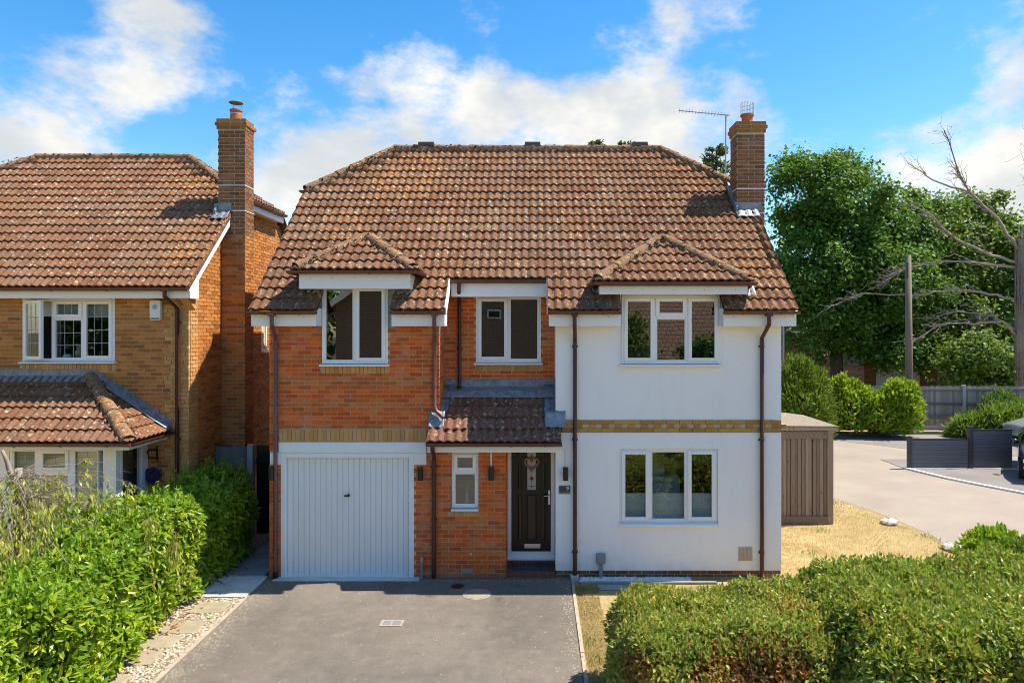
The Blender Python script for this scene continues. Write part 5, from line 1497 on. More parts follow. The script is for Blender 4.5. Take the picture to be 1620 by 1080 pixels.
g = board_fence('side_gate', 'black board side gate between the two houses', -5.77, -4.66, 14.0, .08, 1.88, .12, 'black_plastic', 'gate', rails=(.4, 1.55), lap=.004)

# ------------------------------------------------------------------ lean-to store beside the house
st = thing('lean_to_store', 'weathered timber lean-to store against the right end of the white house', 'shed', (5.3, 15.5, 0))
SX0, SX1, SY = 4.20, 6.47, 14.98
n = 27; wv = (SX1 - .12 - SX0) / n
for i in range(n):
    x = SX0 + i * wv + random.uniform(-.008, .008); dy = (.0 if i % 2 else .014) + random.uniform(-.003, .003)
    MB().prism([(x, SY + dy), (x + wv * random.uniform(.80, .96), SY + dy + random.uniform(-.006, .006)), (x + wv * .9, SY + dy + .02), (x, SY + dy + .02)], 'z', .16, 1.93).build('board', 'wood_brown', st)
MB().box(SX0, SX1, SY - .03, SY + .01, .02, .165).build('bottom_rail', 'wood_brown', st)
MB().box(SX0, SX1 - .121, SY - .025, SY + .01, 1.86, 2.03).build('top_rail', 'wood_brown', st)
MB().box(SX1 - .12, SX1, SY - .035, SY + .08, .0, 2.05).build('corner_post', 'wood_brown', st)
MB().box(SX0, SX1 - .01, SY + .05, SY + .07, .05, 2.0).build('gap_shade_sheet', 'underlay', st)  # black sheet added so the gaps between boards look shaded
for i in range(14):
    y = SY + .1 + i * .125; MB().box(SX1 - .05, SX1 - .03 + (.01 if i % 2 else 0), y, y + .115, .05, 2.0).build('side_board', 'wood_brown', st)
MB().box(SX0, SX1 + .06, SY - .06, SY - .035, 2.05, 2.15).build('roof_fascia', 'wood_brown', st)
m = MB(); m.add([(SX0, SY - .08, 2.17), (SX1 + .09, SY - .08, 2.145), (SX1 + .09, SY + 1.9, 2.145), (SX0, SY + 1.9, 2.43), (SX0, SY - .08, 2.15), (SX1 + .09, SY - .08, 2.125), (SX1 + .09, SY + 1.9, 2.125), (SX0, SY + 1.9, 2.41)],
    [(0, 1, 2, 3), (4, 7, 6, 5), (0, 4, 5, 1), (1, 5, 6, 2), (2, 6, 7, 3), (3, 7, 4, 0)])
m.build('felt_roof', 'felt_grey', st)

# ------------------------------------------------------------------ boundary fence across the road
FY = 28.4
x = 3.0; k = 0
fl = ['left', 'third', 'second']
xs = [3.2 + 2.9 * i for i in range(9)]
fr = thing('boundary_fence', 'long weathered close-board fence with concrete posts across the road', 'fence', (15, FY, 0))
for i in range(len(xs) - 1):
    a, b = xs[i], xs[i + 1]
    for j in range(26):
        x0 = a + (b - a) * j / 26
        MB().prism([(x0, FY + .03), (x0 + (b - a) / 26 + .01, FY + .036), (x0 + (b - a) / 26 + .01, FY + .05), (x0, FY + .055)], 'z', .27, 1.88 + random.uniform(-.012, .012)).build('board', 'wood_grey', fr)
    for z in (.62, 1.16, 1.74): MB().box(a + .06, b - .06, FY - .035, FY + .025, z - .045, z + .045).build('rail', 'wood_silver', fr)
    MB().box(a + .06, b - .06, FY - .01, FY + .03, .05, .27).build('gravel_board', 'concrete_post', fr)
for a in xs: MB().box(a - .06, a + .06, FY - .08, FY + .06, .0, 1.95).build('post', 'concrete_post', fr)

# slatted screens round the opposite drive
def screen(x0, x1, y, h, n, label):
    r = thing('slatted_screen', label, 'fence', ((x0 + x1) / 2, y, 0), 'dark grey slatted drive screens')
    for i in range(n):
        z0 = .03 + (h - .07) * i / n; z1 = .03 + (h - .07) * (i + 1) / n
        MB().prism([(y - .012, z0 + .001), (y + .012, z0 + .001), (y + .012, z1 - .001), (y - .002, z1 - .001), (y - .004, z1 - .012), (y - .012, z1 - .014)], 'x', x0, x1).build('slat', 'composite_slat', r)
    MB().box(x0, x1, y - .02, y + .02, h - .04, h).build('top_rail', 'composite_post', r)
    return r
r = screen(11.42, 13.16, 20.88, .92, 11, 'low dark grey slatted screen at the end of the opposite drive')
MB().box(11.31, 11.42, 20.83, 20.94, 0, .99).build('post', 'composite_post', r)
r = screen(13.28, 14.5, 20.88, 1.20, 14, 'taller dark grey slatted screen beside the parked black car')
MB().box(13.16, 13.28, 20.82, 20.95, 0, 1.30).build('post', 'composite_post', r)

# telegraph pole
tp = thing('telegraph_pole', 'tall wooden telegraph pole in front of the boundary fence', 'pole', (15.1, 27.75, 0))
MB().tube([(15.1, 27.75, -.2), (15.08, 27.75, 3.5), (15.05, 27.75, 7.25)], [.155, .135, .11], 12).build('shaft', 'pole_wood', tp, smooth=True)
MB().box(14.93, 14.99, 27.62, 27.66, 6.3, 6.95).build('steel_plate', 'black_plastic', tp)
o = thing('lamp_column', 'slim grey column seen between the house and the trees', 'pole', (10.6, 29.5, 0))
MB().tube([(10.6, 29.5, 0), (10.6, 29.5, 4.7)], .045, 8).build('shaft', 'grey_plastic', o)

# ------------------------------------------------------------------ cars
t = NT('car_black'); t.bsdf((.012, .013, .016), .18, spec=.6, Coat_Weight=.6)
t = NT('car_silver'); t.bsdf((.42, .44, .46), .28, metal=.6, Coat_Weight=.6)
m_plain('tyre', (.012, .012, .012), .85)
def car(loc, ang, body, label):
    r = thing('parked_car', label, 'car', loc, 'cars on the opposite drive'); r.rotation_euler = (0, 0, ang)
    def ch(m, name, mat, parent=r, smooth=False):
        me = bpy.data.meshes.new(name); me.from_pydata(m.v, [], m.f); me.update(); me.materials.append(MATS[mat])
        if smooth: me.polygons.foreach_set('use_smooth', [True] * len(me.polygons))
        o = bpy.data.objects.new(name, me); COL.objects.link(o); o.parent = parent; WL[o.name] = Vector((0, 0, 0)); return o
    # sections along y: (y, half width, z bottom, z shoulder, half width roof, z roof)
    S = [(-2.12, .62, .34, .60, .55, .66), (-2.0, .80, .22, .68, .70, .74), (-1.3, .89, .20, .84, .74, .90), (-.95, .90, .20, .92, .74, .98), (-.25, .90, .20, .95, .62, 1.40), (.5, .90, .20, .96, .61, 1.46), (1.2, .90, .20, .97, .60, 1.40), (1.85, .88, .22, .96, .64, 1.05), (2.08, .78, .30, .86, .62, .92)]
    vs, fs = [], []
    for (y, w_, zb, zsn, wr, zr) in S:
        half = [(0, zb), (w_ * .92, zb), (w_, zb + .12), (w_, zsn - .08), (w_ * .97, zsn), (wr + .03, zr - .05), (wr - .08, zr), (0, zr + .015)]
        vs += [(a, y, z) for a, z in half] + [(-a, y, z) for a, z in half[-2:0:-1]]
    k = 14
    for i in range(len(S) - 1):
        for j in range(k): fs.append((i * k + j, i * k + (j + 1) % k, (i + 1) * k + (j + 1) % k, (i + 1) * k + j))
    fs += [tuple(range(k - 1, -1, -1)), tuple((len(S) - 1) * k + j for j in range(k))]
    m = MB().add(vs, fs); b = ch(m, 'body', body, smooth=True)
    sb = b.modifiers.new('round', 'SUBSURF'); sb.levels = 2; sb.render_levels = 2
    for sx in (-1, 1):
        m = MB(); m.add([(sx * .905, -.72, .97), (sx * .905, .25, 1.0), (sx * .70, .22, 1.33), (sx * .70, -.30, 1.29)], [(0, 1, 2, 3)]); ch(m, 'side_window', 'car_glass')
        m = MB(); m.add([(sx * .905, .31, 1.0), (sx * .90, 1.25, 1.0), (sx * .70, 1.02, 1.30), (sx * .70, .28, 1.33)], [(0, 1, 2, 3)]); ch(m, 'side_window', 'car_glass')
        m = MB().lathe(sx * 1.0, -.72, [(.03, .90), (.085, .92), (.09, 1.0), (.06, 1.04)], 12); ch(m, 'wing_mirror', body, smooth=True)
        m = MB().box(sx * .60, sx * .80, -2.10, -1.96, .56, .66); bevel(ch(m, 'headlight', 'chrome'), .02)
        m = MB().box(sx * .56, sx * .78, 2.0, 2.09, .70, .84); bevel(ch(m, 'tail_light', 'red_glass'), .02)
        for wy in (-1.32, 1.30):
            m = MB().tube([(sx * .72, wy, .31), (sx * .90, wy, .31)], .31, 24); w_ = ch(m, 'wheel', 'tyre')
            m = MB().tube([(sx * .895, wy, .31), (sx * .915, wy, .31)], .21, 16); ch(m, 'rim', 'galvanised', w_)
    m = MB(); m.add([(-.68, -.97, .985), (.68, -.97, .985), (.54, -.33, 1.37), (-.54, -.33, 1.37)], [(0, 1, 2, 3)]); ch(m, 'windscreen', 'car_glass')
    m = MB(); m.add([(.60, 1.80, 1.07), (-.60, 1.80, 1.07), (-.52, 1.27, 1.37), (.52, 1.27, 1.37)], [(0, 1, 2, 3)]); ch(m, 'rear_window', 'car_glass')
    return r
ca = math.atan(.702)
dirv = Vector((math.sin(ca), math.cos(ca), 0)); side = Vector((math.cos(ca), -math.sin(ca), 0))
c = dirv * 25.2 + side * (.93)
car((c.x, c.y, .01), -ca, 'car_black', 'black car cut by the right edge of the picture')
car((19.75, 25.3, .01), R(-90), 'car_silver', 'silver car showing above the slatted screen')

# ------------------------------------------------------------------ far houses
t = NT('brick_dim')
bt = t.node('ShaderNodeTexBrick', {'Vector': t.node('ShaderNodeCombineXYZ', {'X': t.node('ShaderNodeSeparateXYZ', {'Vector': t.pos()}).outputs['X'], 'Y': t.node('ShaderNodeSeparateXYZ', {'Vector': t.pos()}).outputs['Z']}).outputs[0],
    'Color1': (.115, .042, .022, 1), 'Color2': (.06, .022, .014, 1), 'Mortar': (.40, .30, .21, 1), 'Scale': 1.0, 'Mortar Size': .02, 'Brick Width': .225, 'Row Height': .075})
t.bsdf(bt.outputs[0], .9)
def far_house(name, label, x0, x1, y0, y1, eave, ridge, wins, doors, roofmat='tile_far', gable=False, wallmat='brick_far', cat='house'):
    h = thing(name, label, cat, ((x0 + x1) / 2, (y0 + y1) / 2, 0))
    m = MB().box(x0, x1, y0, y1, -.1, eave)
    ym = (y0 + y1) / 2; xm = (x0 + x1) / 2
    if gable: m.add([(x0, y0, eave), (x1, y0, eave), (xm, y0, ridge), (x0, y1, eave), (x1, y1, eave), (xm, y1, ridge)], [(0, 1, 2), (5, 4, 3)])
    else: m.add([(x0, y0, eave), (x0, y1, eave), (x0, ym, ridge), (x1, y0, eave), (x1, y1, eave), (x1, ym, ridge)], [(0, 2, 1), (3, 4, 5)])
    m.build('wall', wallmat, h)
    e = .35
    m = MB()
    if gable:
        s_ = (ridge - eave) / (xm - x0)
        for sx in (-1, 1):
            a = x0 - e if sx < 0 else x1 + e
            m.add([(a, y0 - e, eave - e * s_), (xm, y0 - e, ridge + .02), (xm, y1 + e, ridge + .02), (a, y1 + e, eave - e * s_), (a, y0 - e, eave - e * s_ - .14), (xm, y0 - e, ridge - .12), (xm, y1 + e, ridge - .12), (a, y1 + e, eave - e * s_ - .14)],
                  [(0, 1, 2, 3), (7, 6, 5, 4), (0, 4, 5, 1), (2, 6, 7, 3), (3, 7, 4, 0)])
    else:
        s_ = (ridge - eave) / (ym - y0)
        for a, sy in ((y0 - e, -1), (y1 + e, 1)):
            m.add([(x0 - e, a, eave - e * s_), (x1 + e, a, eave - e * s_), (x1 + e, ym, ridge + .02), (x0 - e, ym, ridge + .02), (x0 - e, a, eave - e * s_ - .14), (x1 + e, a, eave - e * s_ - .14), (x1 + e, ym, ridge - .12), (x0 - e, ym, ridge - .12)],
                  [(0, 1, 2, 3), (7, 6, 5, 4), (0, 4, 5, 1), (1, 5, 6, 2), (3, 7, 4, 0)])
    rf = m.build('roof', roofmat, h)
    if not gable:
        MB().box(x0 - e, x1 + e, y0 - e - .02, y0 - e, eave - e * s_ - .32, eave - e * s_ - .02).build('fascia', 'paint_fascia', h)
    for (a, b, c, d) in wins:
        mm = MB(); frame_ring(mm, a, b, c, d, y0 - .05, y0 + .02, .09); mm.box((a + b) / 2 - .04, (a + b) / 2 + .04, y0 - .045, y0 + .015, c + .091, d - .091); w = mm.build('window', 'upvc_white', h)
        MB().box(a + .09, b - .09, y0 - .02, y0 - .012, c + .09, d - .09).build('pane', 'car_glass', w)
    for (a, b, c, d) in doors:
        w = MB().box(a, b, y0 - .06, y0 - .02, c, d).build('garage_door', 'garage_paint', h)
        mm = MB()
        for i in range(1, 8): mm.box(a, b, y0 - .066, y0 - .0605, c + (d - c) * i / 8 - .02, c + (d - c) * i / 8 + .02)
        mm.build('rib', 'garage_paint', w)
    return h
t = NT('tile_far')
wv_ = t.node('ShaderNodeTexBrick', {'Vector': t.node('ShaderNodeCombineXYZ', {'X': t.node('ShaderNodeSeparateXYZ', {'Vector': t.pos()}).outputs['X'], 'Y': t.node('ShaderNodeSeparateXYZ', {'Vector': t.pos()}).outputs['Z']}).outputs[0],
   'Color1': (.30, .165, .11, 1), 'Color2': (.22, .12, .08, 1), 'Mortar': (.07, .04, .03, 1), 'Scale': 1.0, 'Mortar Size': .02, 'Brick Width': .3, 'Row Height': .22})
t.bsdf(wv_.outputs[0], .9)
far_house('far_house', 'brick house with a brown roof glimpsed behind the dead tree trunk', 28.8, 38, 46, 54, 3.4, 7.6, [(30.6, 32.2, 1.0, 2.2), (33.2, 34.8, 1.0, 2.2)], [])
fh = far_house('far_garage', 'brick garage with a white door glimpsed between the trees', 19.6, 24.0, 41, 47, 2.5, 4.4, [], [(20.3, 22.9, .0, 2.3)], gable=True)
far_house('far_house', 'far house with a reddish roof mostly hidden by the big oak', 15.2, 21.5, 50, 57, 4.6, 8.0, [(16.5, 18, 2.9, 4.0)], [])
# house behind the camera: the upstairs windows mirror it
oh = far_house('opposite_house', 'brick gabled house across the front road, mirrored in the upstairs windows', -8.75, 1.75, -16, -6.0, 5.45, 9.3, [], [], gable=True, wallmat='brick_dim')
for (a, b, c, d) in ((-2.29, -1.66, 4.72, 5.15), (-6.2, -5.0, .9, 2.1)):
    mm = MB(); frame_ring(mm, a, b, c, d, -6.0, -5.92, .07); w = mm.build('window', 'upvc_white', oh)
    MB().box(a + .09, b - .09, -5.99, -5.97, c + .09, d - .09).build('pane', 'car_glass', w)
for sx in (-1, 1):
    xe = -9.1 if sx < 0 else 2.1
    MB().beam((xe, -5.63, 5.12), (-3.5, -5.63, 9.2), .24, .03, up=(0, 1, 0)).build('bargeboard', 'paint_fascia', oh)

far_house('opposite_house', 'low tiled house mirrored in the windows of the white wall', 3.6, 15.0, -22, -13, 3.0, 7.2, [(5.0, 6.6, .9, 2.1), (9.0, 10.6, .9, 2.1)], [])

# ------------------------------------------------------------------ vegetation
def limb(m, a, b, r0, r1, n=6, sag=0., wig=.08, sides=6):
    a, b = Vector(a), Vector(b); L = (b - a).length
    pts = []
    for i in range(n + 1):
        t = i / n; p = a.lerp(b, t); p.z += sag * math.sin(math.pi * t) * L
        if 0 < i < n: p += Vector((random.uniform(-1, 1), random.uniform(-1, 1), random.uniform(-1, 1))) * wig * L / n
        pts.append(p)
    m.tube(pts, [r0 + (r1 - r0) * i / n for i in range(n + 1)], sides)
    return pts
def tree(name, label, base, H, r, crowns, nclump, per, ls, lmat, bmat='bark', clump_r=.75, group=None, cat='tree', seed=1, flat=.75, shell=.55, trunk_frac=.45):
    random.seed(seed); g = np.random.default_rng(seed)
    T = thing(name, label, cat, base, group)
    bx_, by_, bz_ = base
    m = MB()
    top = Vector((bx_ + random.uniform(-.3, .3), by_, bz_ + H * trunk_frac))
    limb(m, (bx_, by_, bz_ - .1), top, r, r * .7, 6, wig=.05, sides=9)
    vol = np.array([c[3] * c[4] * c[5] for c in crowns]); pick = g.choice(len(crowns), nclump, p=vol / vol.sum())
    C = np.array(crowns)[pick]
    u = g.normal(size=(nclump, 3)); u /= np.linalg.norm(u, axis=1, keepdims=True)
    rad = shell + (1 - shell) * g.random(nclump) ** .6
    cen = C[:, :3] + u * rad[:, None] * C[:, 3:6]
    cen = cen[cen[:, 2] > bz_ + H * .06]
    n = len(cen)
    for i in g.choice(n, min(n, 26), replace=False):
        st_ = Vector((bx_, by_, bz_ + H * trunk_frac * random.uniform(.55, 1.0)))
        limb(m, st_, cen[i], r * .34, r * .05, 6, sag=.06, wig=.25)
    m.build('trunk', bmat, T, smooth=True)
    k = g.poisson(per, n) + 5
    idx = np.repeat(np.arange(n), k)
    cr = clump_r * g.uniform(.6, 1.25, n)
    P = cen[idx] + g.normal(size=(len(idx), 3)) * (cr[idx, None] * np.array([.55, .55, .55 * flat]))
    N = g.normal(size=(len(idx), 3)) * .75 + np.array([0, 0, .9]) + .5 * (P - cen[idx]) / cr[idx, None]
    N /= np.linalg.norm(N, axis=1, keepdims=True)
    D = np.cross(N, g.normal(size=N.shape)); 
    L = ls * g.uniform(.6, 1.3, len(idx))
    mesh_obj('crown', leaf_mesh('crown', P, D, N, L, L * g.uniform(.55, .8, len(idx)), .12), lmat, T)
    return T
tree('oak_tree', 'tall dark green oak behind the conifer at the house\'s right end', (16.6, 38, 0), 13.6, .38,
     [(14.9, 37, 11.2, 2.2, 2.4, 2.4), (17.4, 37.5, 10.6, 2.6, 2.6, 2.6), (19.6, 37.6, 9.2, 2.0, 2, 2.0), (14.4, 36.5, 7.6, 2.4, 2.6, 2.2), (17.6, 36.6, 7.2, 2.8, 2.6, 2.2), (20.0, 36.8, 6.4, 1.8, 2.0, 2.0), (15.0, 37, 4.4, 2.6, 2.4, 2.0), (18.4, 37, 4.2, 2.2, 2.2, 1.9), (13.9, 37.4, 13.2, 1.1, 1.1, 1.0), (16.3, 37.4, 13.2, 1.0, 1.0, .8)],
     340, 260, .23, 'leaf_oak', seed=5, group='trees beyond the boundary fence', clump_r=.8, shell=.5)
tree('broadleaf_tree', 'mid green tree behind the bare dead branches', (25.0, 40, 0), 11.6, .32,
     [(22.6, 39.5, 9.2, 2.0, 2.2, 2.4), (25.2, 40, 9.6, 2.4, 2.2, 2.2), (27.6, 40, 8.4, 1.9, 2.2, 2.4), (23.8, 39, 6.0, 2.6, 2.4, 2.2), (27.0, 39.4, 5.6, 2.4, 2.2, 2.0), (21.6, 38.6, 4.2, 1.8, 2, 2.0), (24.6, 38.8, 3.6, 2.0, 2, 1.8), (22.0, 39.6, 11.6, .8, 1.0, .7), (25.8, 39.8, 11.8, 1.0, 1.0, .7)],
     320, 240, .23, 'leaf_ash', seed=9, group='trees beyond the boundary fence', clump_r=.8, shell=.5)
tree('broadleaf_tree', 'lower dark tree filling the gap behind the telegraph pole', (21.5, 43, 0), 9.4, .25,
     [(20.8, 43, 6.4, 2.6, 2.2, 2.8), (22.6, 43.4, 4.0, 2.4, 2, 2.2)], 130, 240, .26, 'leaf_oak', seed=13, group='trees beyond the boundary fence', clump_r=.9)
tree('roadside_tree', 'leafy tree across the front road, mirrored in the right upstairs window', (3.4, -8.5, 0), 6.0, .15, [(3.6, -8.5, 3.6, 1.5, 1.3, 1.7), (4.6, -8.2, 2.4, 1.2, 1.0, 1.3)], 60, 120, .2, 'leaf_ash', seed=71, clump_r=.5)
tree('roadside_tree', 'leafy tree across the front road, mirrored in the ground floor window', (7.6, -7.0, 0), 4.2, .15, [(7.6, -7.0, 2.2, 1.7, 1.2, 1.6), (5.8, -7.4, 1.4, 1.4, 1.0, 1.3)], 60, 120, .2, 'leaf_oak', seed=72, clump_r=.5)
tree('roadside_tree', 'tree beside the opposite gable, mirrored at the left of the garage window', (-12.0, -9.0, 0), 8, .2, [(-12.0, -9, 5.0, 2.2, 1.5, 2.6)], 60, 120, .3, 'leaf_ash', seed=74, clump_r=.7)
tree('roadside_tree', 'large tree across the front road, mirrored in the neighbour\'s windows', (-20.5, -7.0, 0), 10, .3, [(-21.5, -7, 6.0, 3.2, 2.5, 3.2), (-18.6, -7.5, 4.4, 2.6, 2.0, 3.0), (-24.5, -7, 4.0, 2.6, 2.0, 3.0)], 120, 120, .35, 'leaf_oak', seed=73, clump_r=1.0)
tree('shrub', 'dark rounded shrub behind the fence, left of the dead tree', (22.2, 33.5, 0), 4.0, .12,
     [(21.6, 33.5, 2.4, 1.9, 1.4, 1.5), (23.4, 33.6, 2.2, 1.5, 1.3, 1.3)], 90, 120, .20, 'leaf_ash', seed=15, cat='shrub', clump_r=.6)
tree('shrub', 'bright clipped shrub behind the fence beside the dead trunk', (26.2, 36, 0), 3.2, .10,
     [(26.3, 36, 1.9, 1.3, 1.0, 1.2)], 60, 120, .16, 'leaf_lime', seed=16, cat='shrub', clump_r=.45)
# fir top behind the roof and twigs over the ridge
def fir(name, label, x, y, z0, z1, rad, seed, n=26, cat='tree'):
    random.seed(seed); g = np.random.default_rng(seed)
    T = thing(name, label, cat, (x, y, 0))
    m = MB().tube([(x, y, 0), (x, y, z1)], [.28, .02], 8)
    P, D, N = [], [], []
    for i in range(n):
        t = i / n; z = z0 + (z1 - z0) * t
        for k in range(4):
            a = random.uniform(0, 6.28); L = rad * (1 - t * .85) * random.uniform(.6, 1.1)
            tip = Vector((x + L * math.cos(a), y + L * math.sin(a), z + L * random.uniform(.15, .5)))
            pts = limb(m, (x, y, z), tip, .022, .005, 4, sag=-.06, wig=.1, sides=4)
            for s_ in range(60):
                q = pts[0].lerp(tip, random.uniform(.25, 1.0)); q = q + Vector((random.gauss(0, .05), random.gauss(0, .05), random.gauss(0, .04)))
                dd = (tip - pts[0]).normalized() + Vector((random.gauss(0, .6), random.gauss(0, .6), random.gauss(.1, .45)))
                P.append(q); D.append(dd); N.append((random.gauss(0, .5), random.gauss(0, .5), 1))
    m.build('trunk', 'bark', T)
    n_ = len(P); L = g.uniform(.10, .22, n_)
    mesh_obj('crown', leaf_mesh('crown', np.array(P), np.array(D), np.array(N), L, L * .35, .1), 'leaf_fir', T)
fir('fir_tree', 'blue-green fir tip rising behind the roof beside the aerial', 7.7, 29.5, 2.5, 12.1, 2.6, 3, n=60)
fir('fir_tree', 'small fir tip just showing over the middle of the ridge', 2.55, 30, 3.0, 12.55, 1.6, 4, n=40)
fir('fir_tree', 'second small fir tip over the ridge, nearer the hip', 3.8, 30, 3.0, 12.5, 1.6, 6, n=40)

# dead tree
random.seed(21)
dt = thing('dead_tree', 'dead tree with a thick ivy-scarred trunk and bare grey branches', 'tree', (22.75, 32, 0))
m = MB(); pts = [(22.75 + .05 * math.sin(i), 32, i * .85) for i in range(11)]
m.tube(pts, [.38, .36, .34, .33, .32, .32, .31, .31, .30, .29, .26], 14)
mi = MB()
for k in range(260):                                   # old ivy stems hugging the trunk
    a = random.uniform(0, 6.28); z = random.uniform(.2, 7.0); L = random.uniform(.8, 2.0)
    mi.tube([(22.75 + (.315 + .03 * random.random()) * math.cos(a + j * random.uniform(-.05, .05)), 32 + .33 * math.sin(a + j * .04), z + L * j / 4) for j in range(5)], random.uniform(.008, .02), 4)
m.build('trunk', 'bark_dead', dt); mi.build('ivy_stem', 'bark_pale', dt, kind='stuff')
def branch(pts, r, subs):
    m = MB(); pts = [Vector(p) for p in pts]
    fine_ = []
    for a, b in zip(pts, pts[1:]):
        for i in range(4): fine_.append(a.lerp(b, i / 4) + Vector((random.uniform(-.05, .05), random.uniform(-.05, .05), random.uniform(-.05, .05))))
    fine_.append(pts[-1]); n = len(fine_)
    m.tube(fine_, [r * (1 - .82 * i / n) for i in range(n)], 6)
    for s_ in range(subs):
        i = random.randint(n // 4, n - 2); p = fine_[i]; d = (fine_[i + 1] - p).normalized()
        L = random.uniform(.5, 1.9); q = p + d * L * .7 + Vector((random.uniform(-.5, .3), random.uniform(-.4, .4), random.uniform(-.5, .6))) * L * .6
        pp = limb(m, p, q, r * .32, r * .08, 5, wig=.3, sides=4)
        for w_ in range(3):
            p2 = pp[random.randint(2, 5)]; limb(m, p2, p2 + Vector((random.uniform(-.7, .2), random.uniform(-.3, .3), random.uniform(-.4, .5))), r * .12, .006, 4, wig=.3, sides=4)
    m.build('branch', 'bark_dead', dt, smooth=True)
branch([(22.5, 32, 8.0), (21.4, 31.8, 9.4), (20.0, 31.6, 10.6), (19.5, 31.5, 11.4), (18.7, 31.4, 13.4)], 0.079, 18)
branch([(20.0, 31.6, 10.6), (18.2, 31.5, 11.1), (17.0, 31.4, 11.9)], 0.048, 6)
branch([(22.4, 32, 7.4), (21.0, 31.7, 7.7), (19.2, 31.4, 8.4), (18.0, 31.2, 9.4), (16.6, 31, 10.0)], 0.079, 15)
branch([(22.4, 32, 7.1), (20.6, 31.6, 7.3), (18.8, 31.4, 7.4), (17.0, 31.2, 7.1), (15.4, 31, 6.2)], 0.074, 18)
branch([(22.4, 32, 5.6), (21.0, 31.7, 5.9), (19.2, 31.4, 6.1), (17.2, 31.2, 5.8), (14.8, 31, 5.9), (13.0, 31, 5.2)], 0.069, 18)
branch([(22.4, 32, 4.0), (21.6, 31.7, 4.6), (20.0, 31.4, 4.5), (18.4, 31.2, 4.5), (16.8, 31, 3.6)], 0.074, 18)
branch([(22.4, 32, 4.2), (21.2, 31.8, 4.9), (19.4, 31.4, 5.1), (17.8, 31.3, 4.7)], 0.053, 15)
branch([(22.7, 32, 8.2), (23.4, 32, 10.0), (24.4, 32, 11.2), (24.2, 32, 12.8)], 0.079, 12)
branch([(22.5, 32, 8.5), (23.0, 31.8, 9.6), (22.8, 31.6, 11.2), (23.0, 31.6, 12.8)], 0.058, 9)

# ---- hedges
def hedge_points(n, box, r, faces, g, seed=0, amp=.07, depth=.14):
    x0, x1, y0, y1, z0, z1 = box
    A = {'top': (x1 - x0) * (y1 - y0), 'front': (x1 - x0) * (z1 - z0), 'back': (x1 - x0) * (z1 - z0), 'left': (y1 - y0) * (z1 - z0), 'right': (y1 - y0) * (z1 - z0)}
    w = np.array([A[f] * k for f, k in faces.items()]); cnt = g.multinomial(n, w / w.sum())
    out = []
    for f, c in zip(faces, cnt):
        p = np.stack([g.uniform(x0, x1, c), g.uniform(y0, y1, c), g.uniform(z0, z1, c)], 1)
        if f == 'top': p[:, 2] = z1
        if f == 'front': p[:, 1] = y0
        if f == 'back': p[:, 1] = y1
        if f == 'left': p[:, 0] = x0
        if f == 'right': p[:, 0] = x1
        out.append(p)
    p = np.concatenate(out)
    lo = np.array([x0 + r, y0 + r, z0 - 9]); hi = np.array([x1 - r, y1 - r, z1 - r])
    c = np.clip(p, lo, hi); d = p - c; nn = d / np.maximum(np.linalg.norm(d, axis=1, keepdims=True), 1e-6)
    p = c + nn * r
    off = wobble(p, amp, 3.0, seed) + wobble(p, amp * .5, 9.0, seed + 1) - depth * g.random(len(p)) ** 2.2
    return p + nn * off[:, None], nn
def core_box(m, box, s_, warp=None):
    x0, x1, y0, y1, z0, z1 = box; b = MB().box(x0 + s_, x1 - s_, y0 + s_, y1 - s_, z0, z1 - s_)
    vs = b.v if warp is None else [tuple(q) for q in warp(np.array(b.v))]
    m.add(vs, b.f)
def leaf_dirs(nn, g, droop=0., spread=.9):
    n = len(nn)
    N = nn * .8 + g.normal(size=(n, 3)) * .55 + np.array([0, 0, .45]); N /= np.linalg.norm(N, axis=1, keepdims=True)
    D = nn * .55 + g.normal(size=(n, 3)) * spread + np.array([0, 0, .25 - droop]); D -= N * (D * N).sum(1, keepdims=True) * .7
    return D, N
# laurel hedge between the two front gardens
g = np.random.default_rng(31)
lh = thing('laurel_hedge', 'glossy bright green laurel hedge between the two front gardens', 'hedge', (-6.0, 10, 0))
def warp_l(p):
    p = p.copy(); y = p[:, 1]
    p[:, 0] += (y - 10) * -.055 + .10 * np.sin(y * 1.7)
    p[:, 2] *= 1.0 + .10 * np.sin(y * 1.3 + 1) + np.where(y > 11.6, .12 * np.clip(y - 11.6, 0, 1), 0)
    return p
boxl = (-6.65, -5.36, 5.0, 13.35, .12, 1.42)
P, nn = hedge_points(40000, boxl, .30, {'top': 1.3, 'front': .3, 'back': .8, 'right': 1.2, 'left': .4}, g, 3, .15, .28)
P = warp_l(P); D, N = leaf_dirs(nn, g)
L = g.uniform(.075, .15, len(P))
mesh_obj('foliage', leaf_mesh('foliage', P, D, N, L, L * g.uniform(.36, .46, len(P)), .22, six=True), 'leaf_laurel', lh)
sel = np.nonzero(nn[:, 2] > .3)[0]; k_ = 900; idx = g.choice(sel, k_); rep = 9
B = np.repeat(P[idx], rep, 0); up = np.tile(np.arange(rep), k_) / rep; lean = np.repeat(g.normal(size=(k_, 3)) * .3 + np.array([.1, 0, 1]), rep, 0)
hgt = np.repeat(g.uniform(.10, .30, k_), rep); B = B + lean * (up * hgt)[:, None]
Dd = g.normal(size=B.shape) * .7 + lean * .7; L = g.uniform(.06, .11, len(B))
mesh_obj('young_shoots', leaf_mesh('young_shoots', B, Dd, g.normal(size=B.shape) * .5 + np.array([0, 0, .8]), L, L * .38, .2, six=True), 'leaf_laurel_young', lh)
m = MB(); core_box(m, boxl, .40, warp_l); m.build('shade_core', 'hedge_core_shade', lh)  # added opaque core, painted dark as the hedge's shaded inside
m = MB(); random.seed(4)
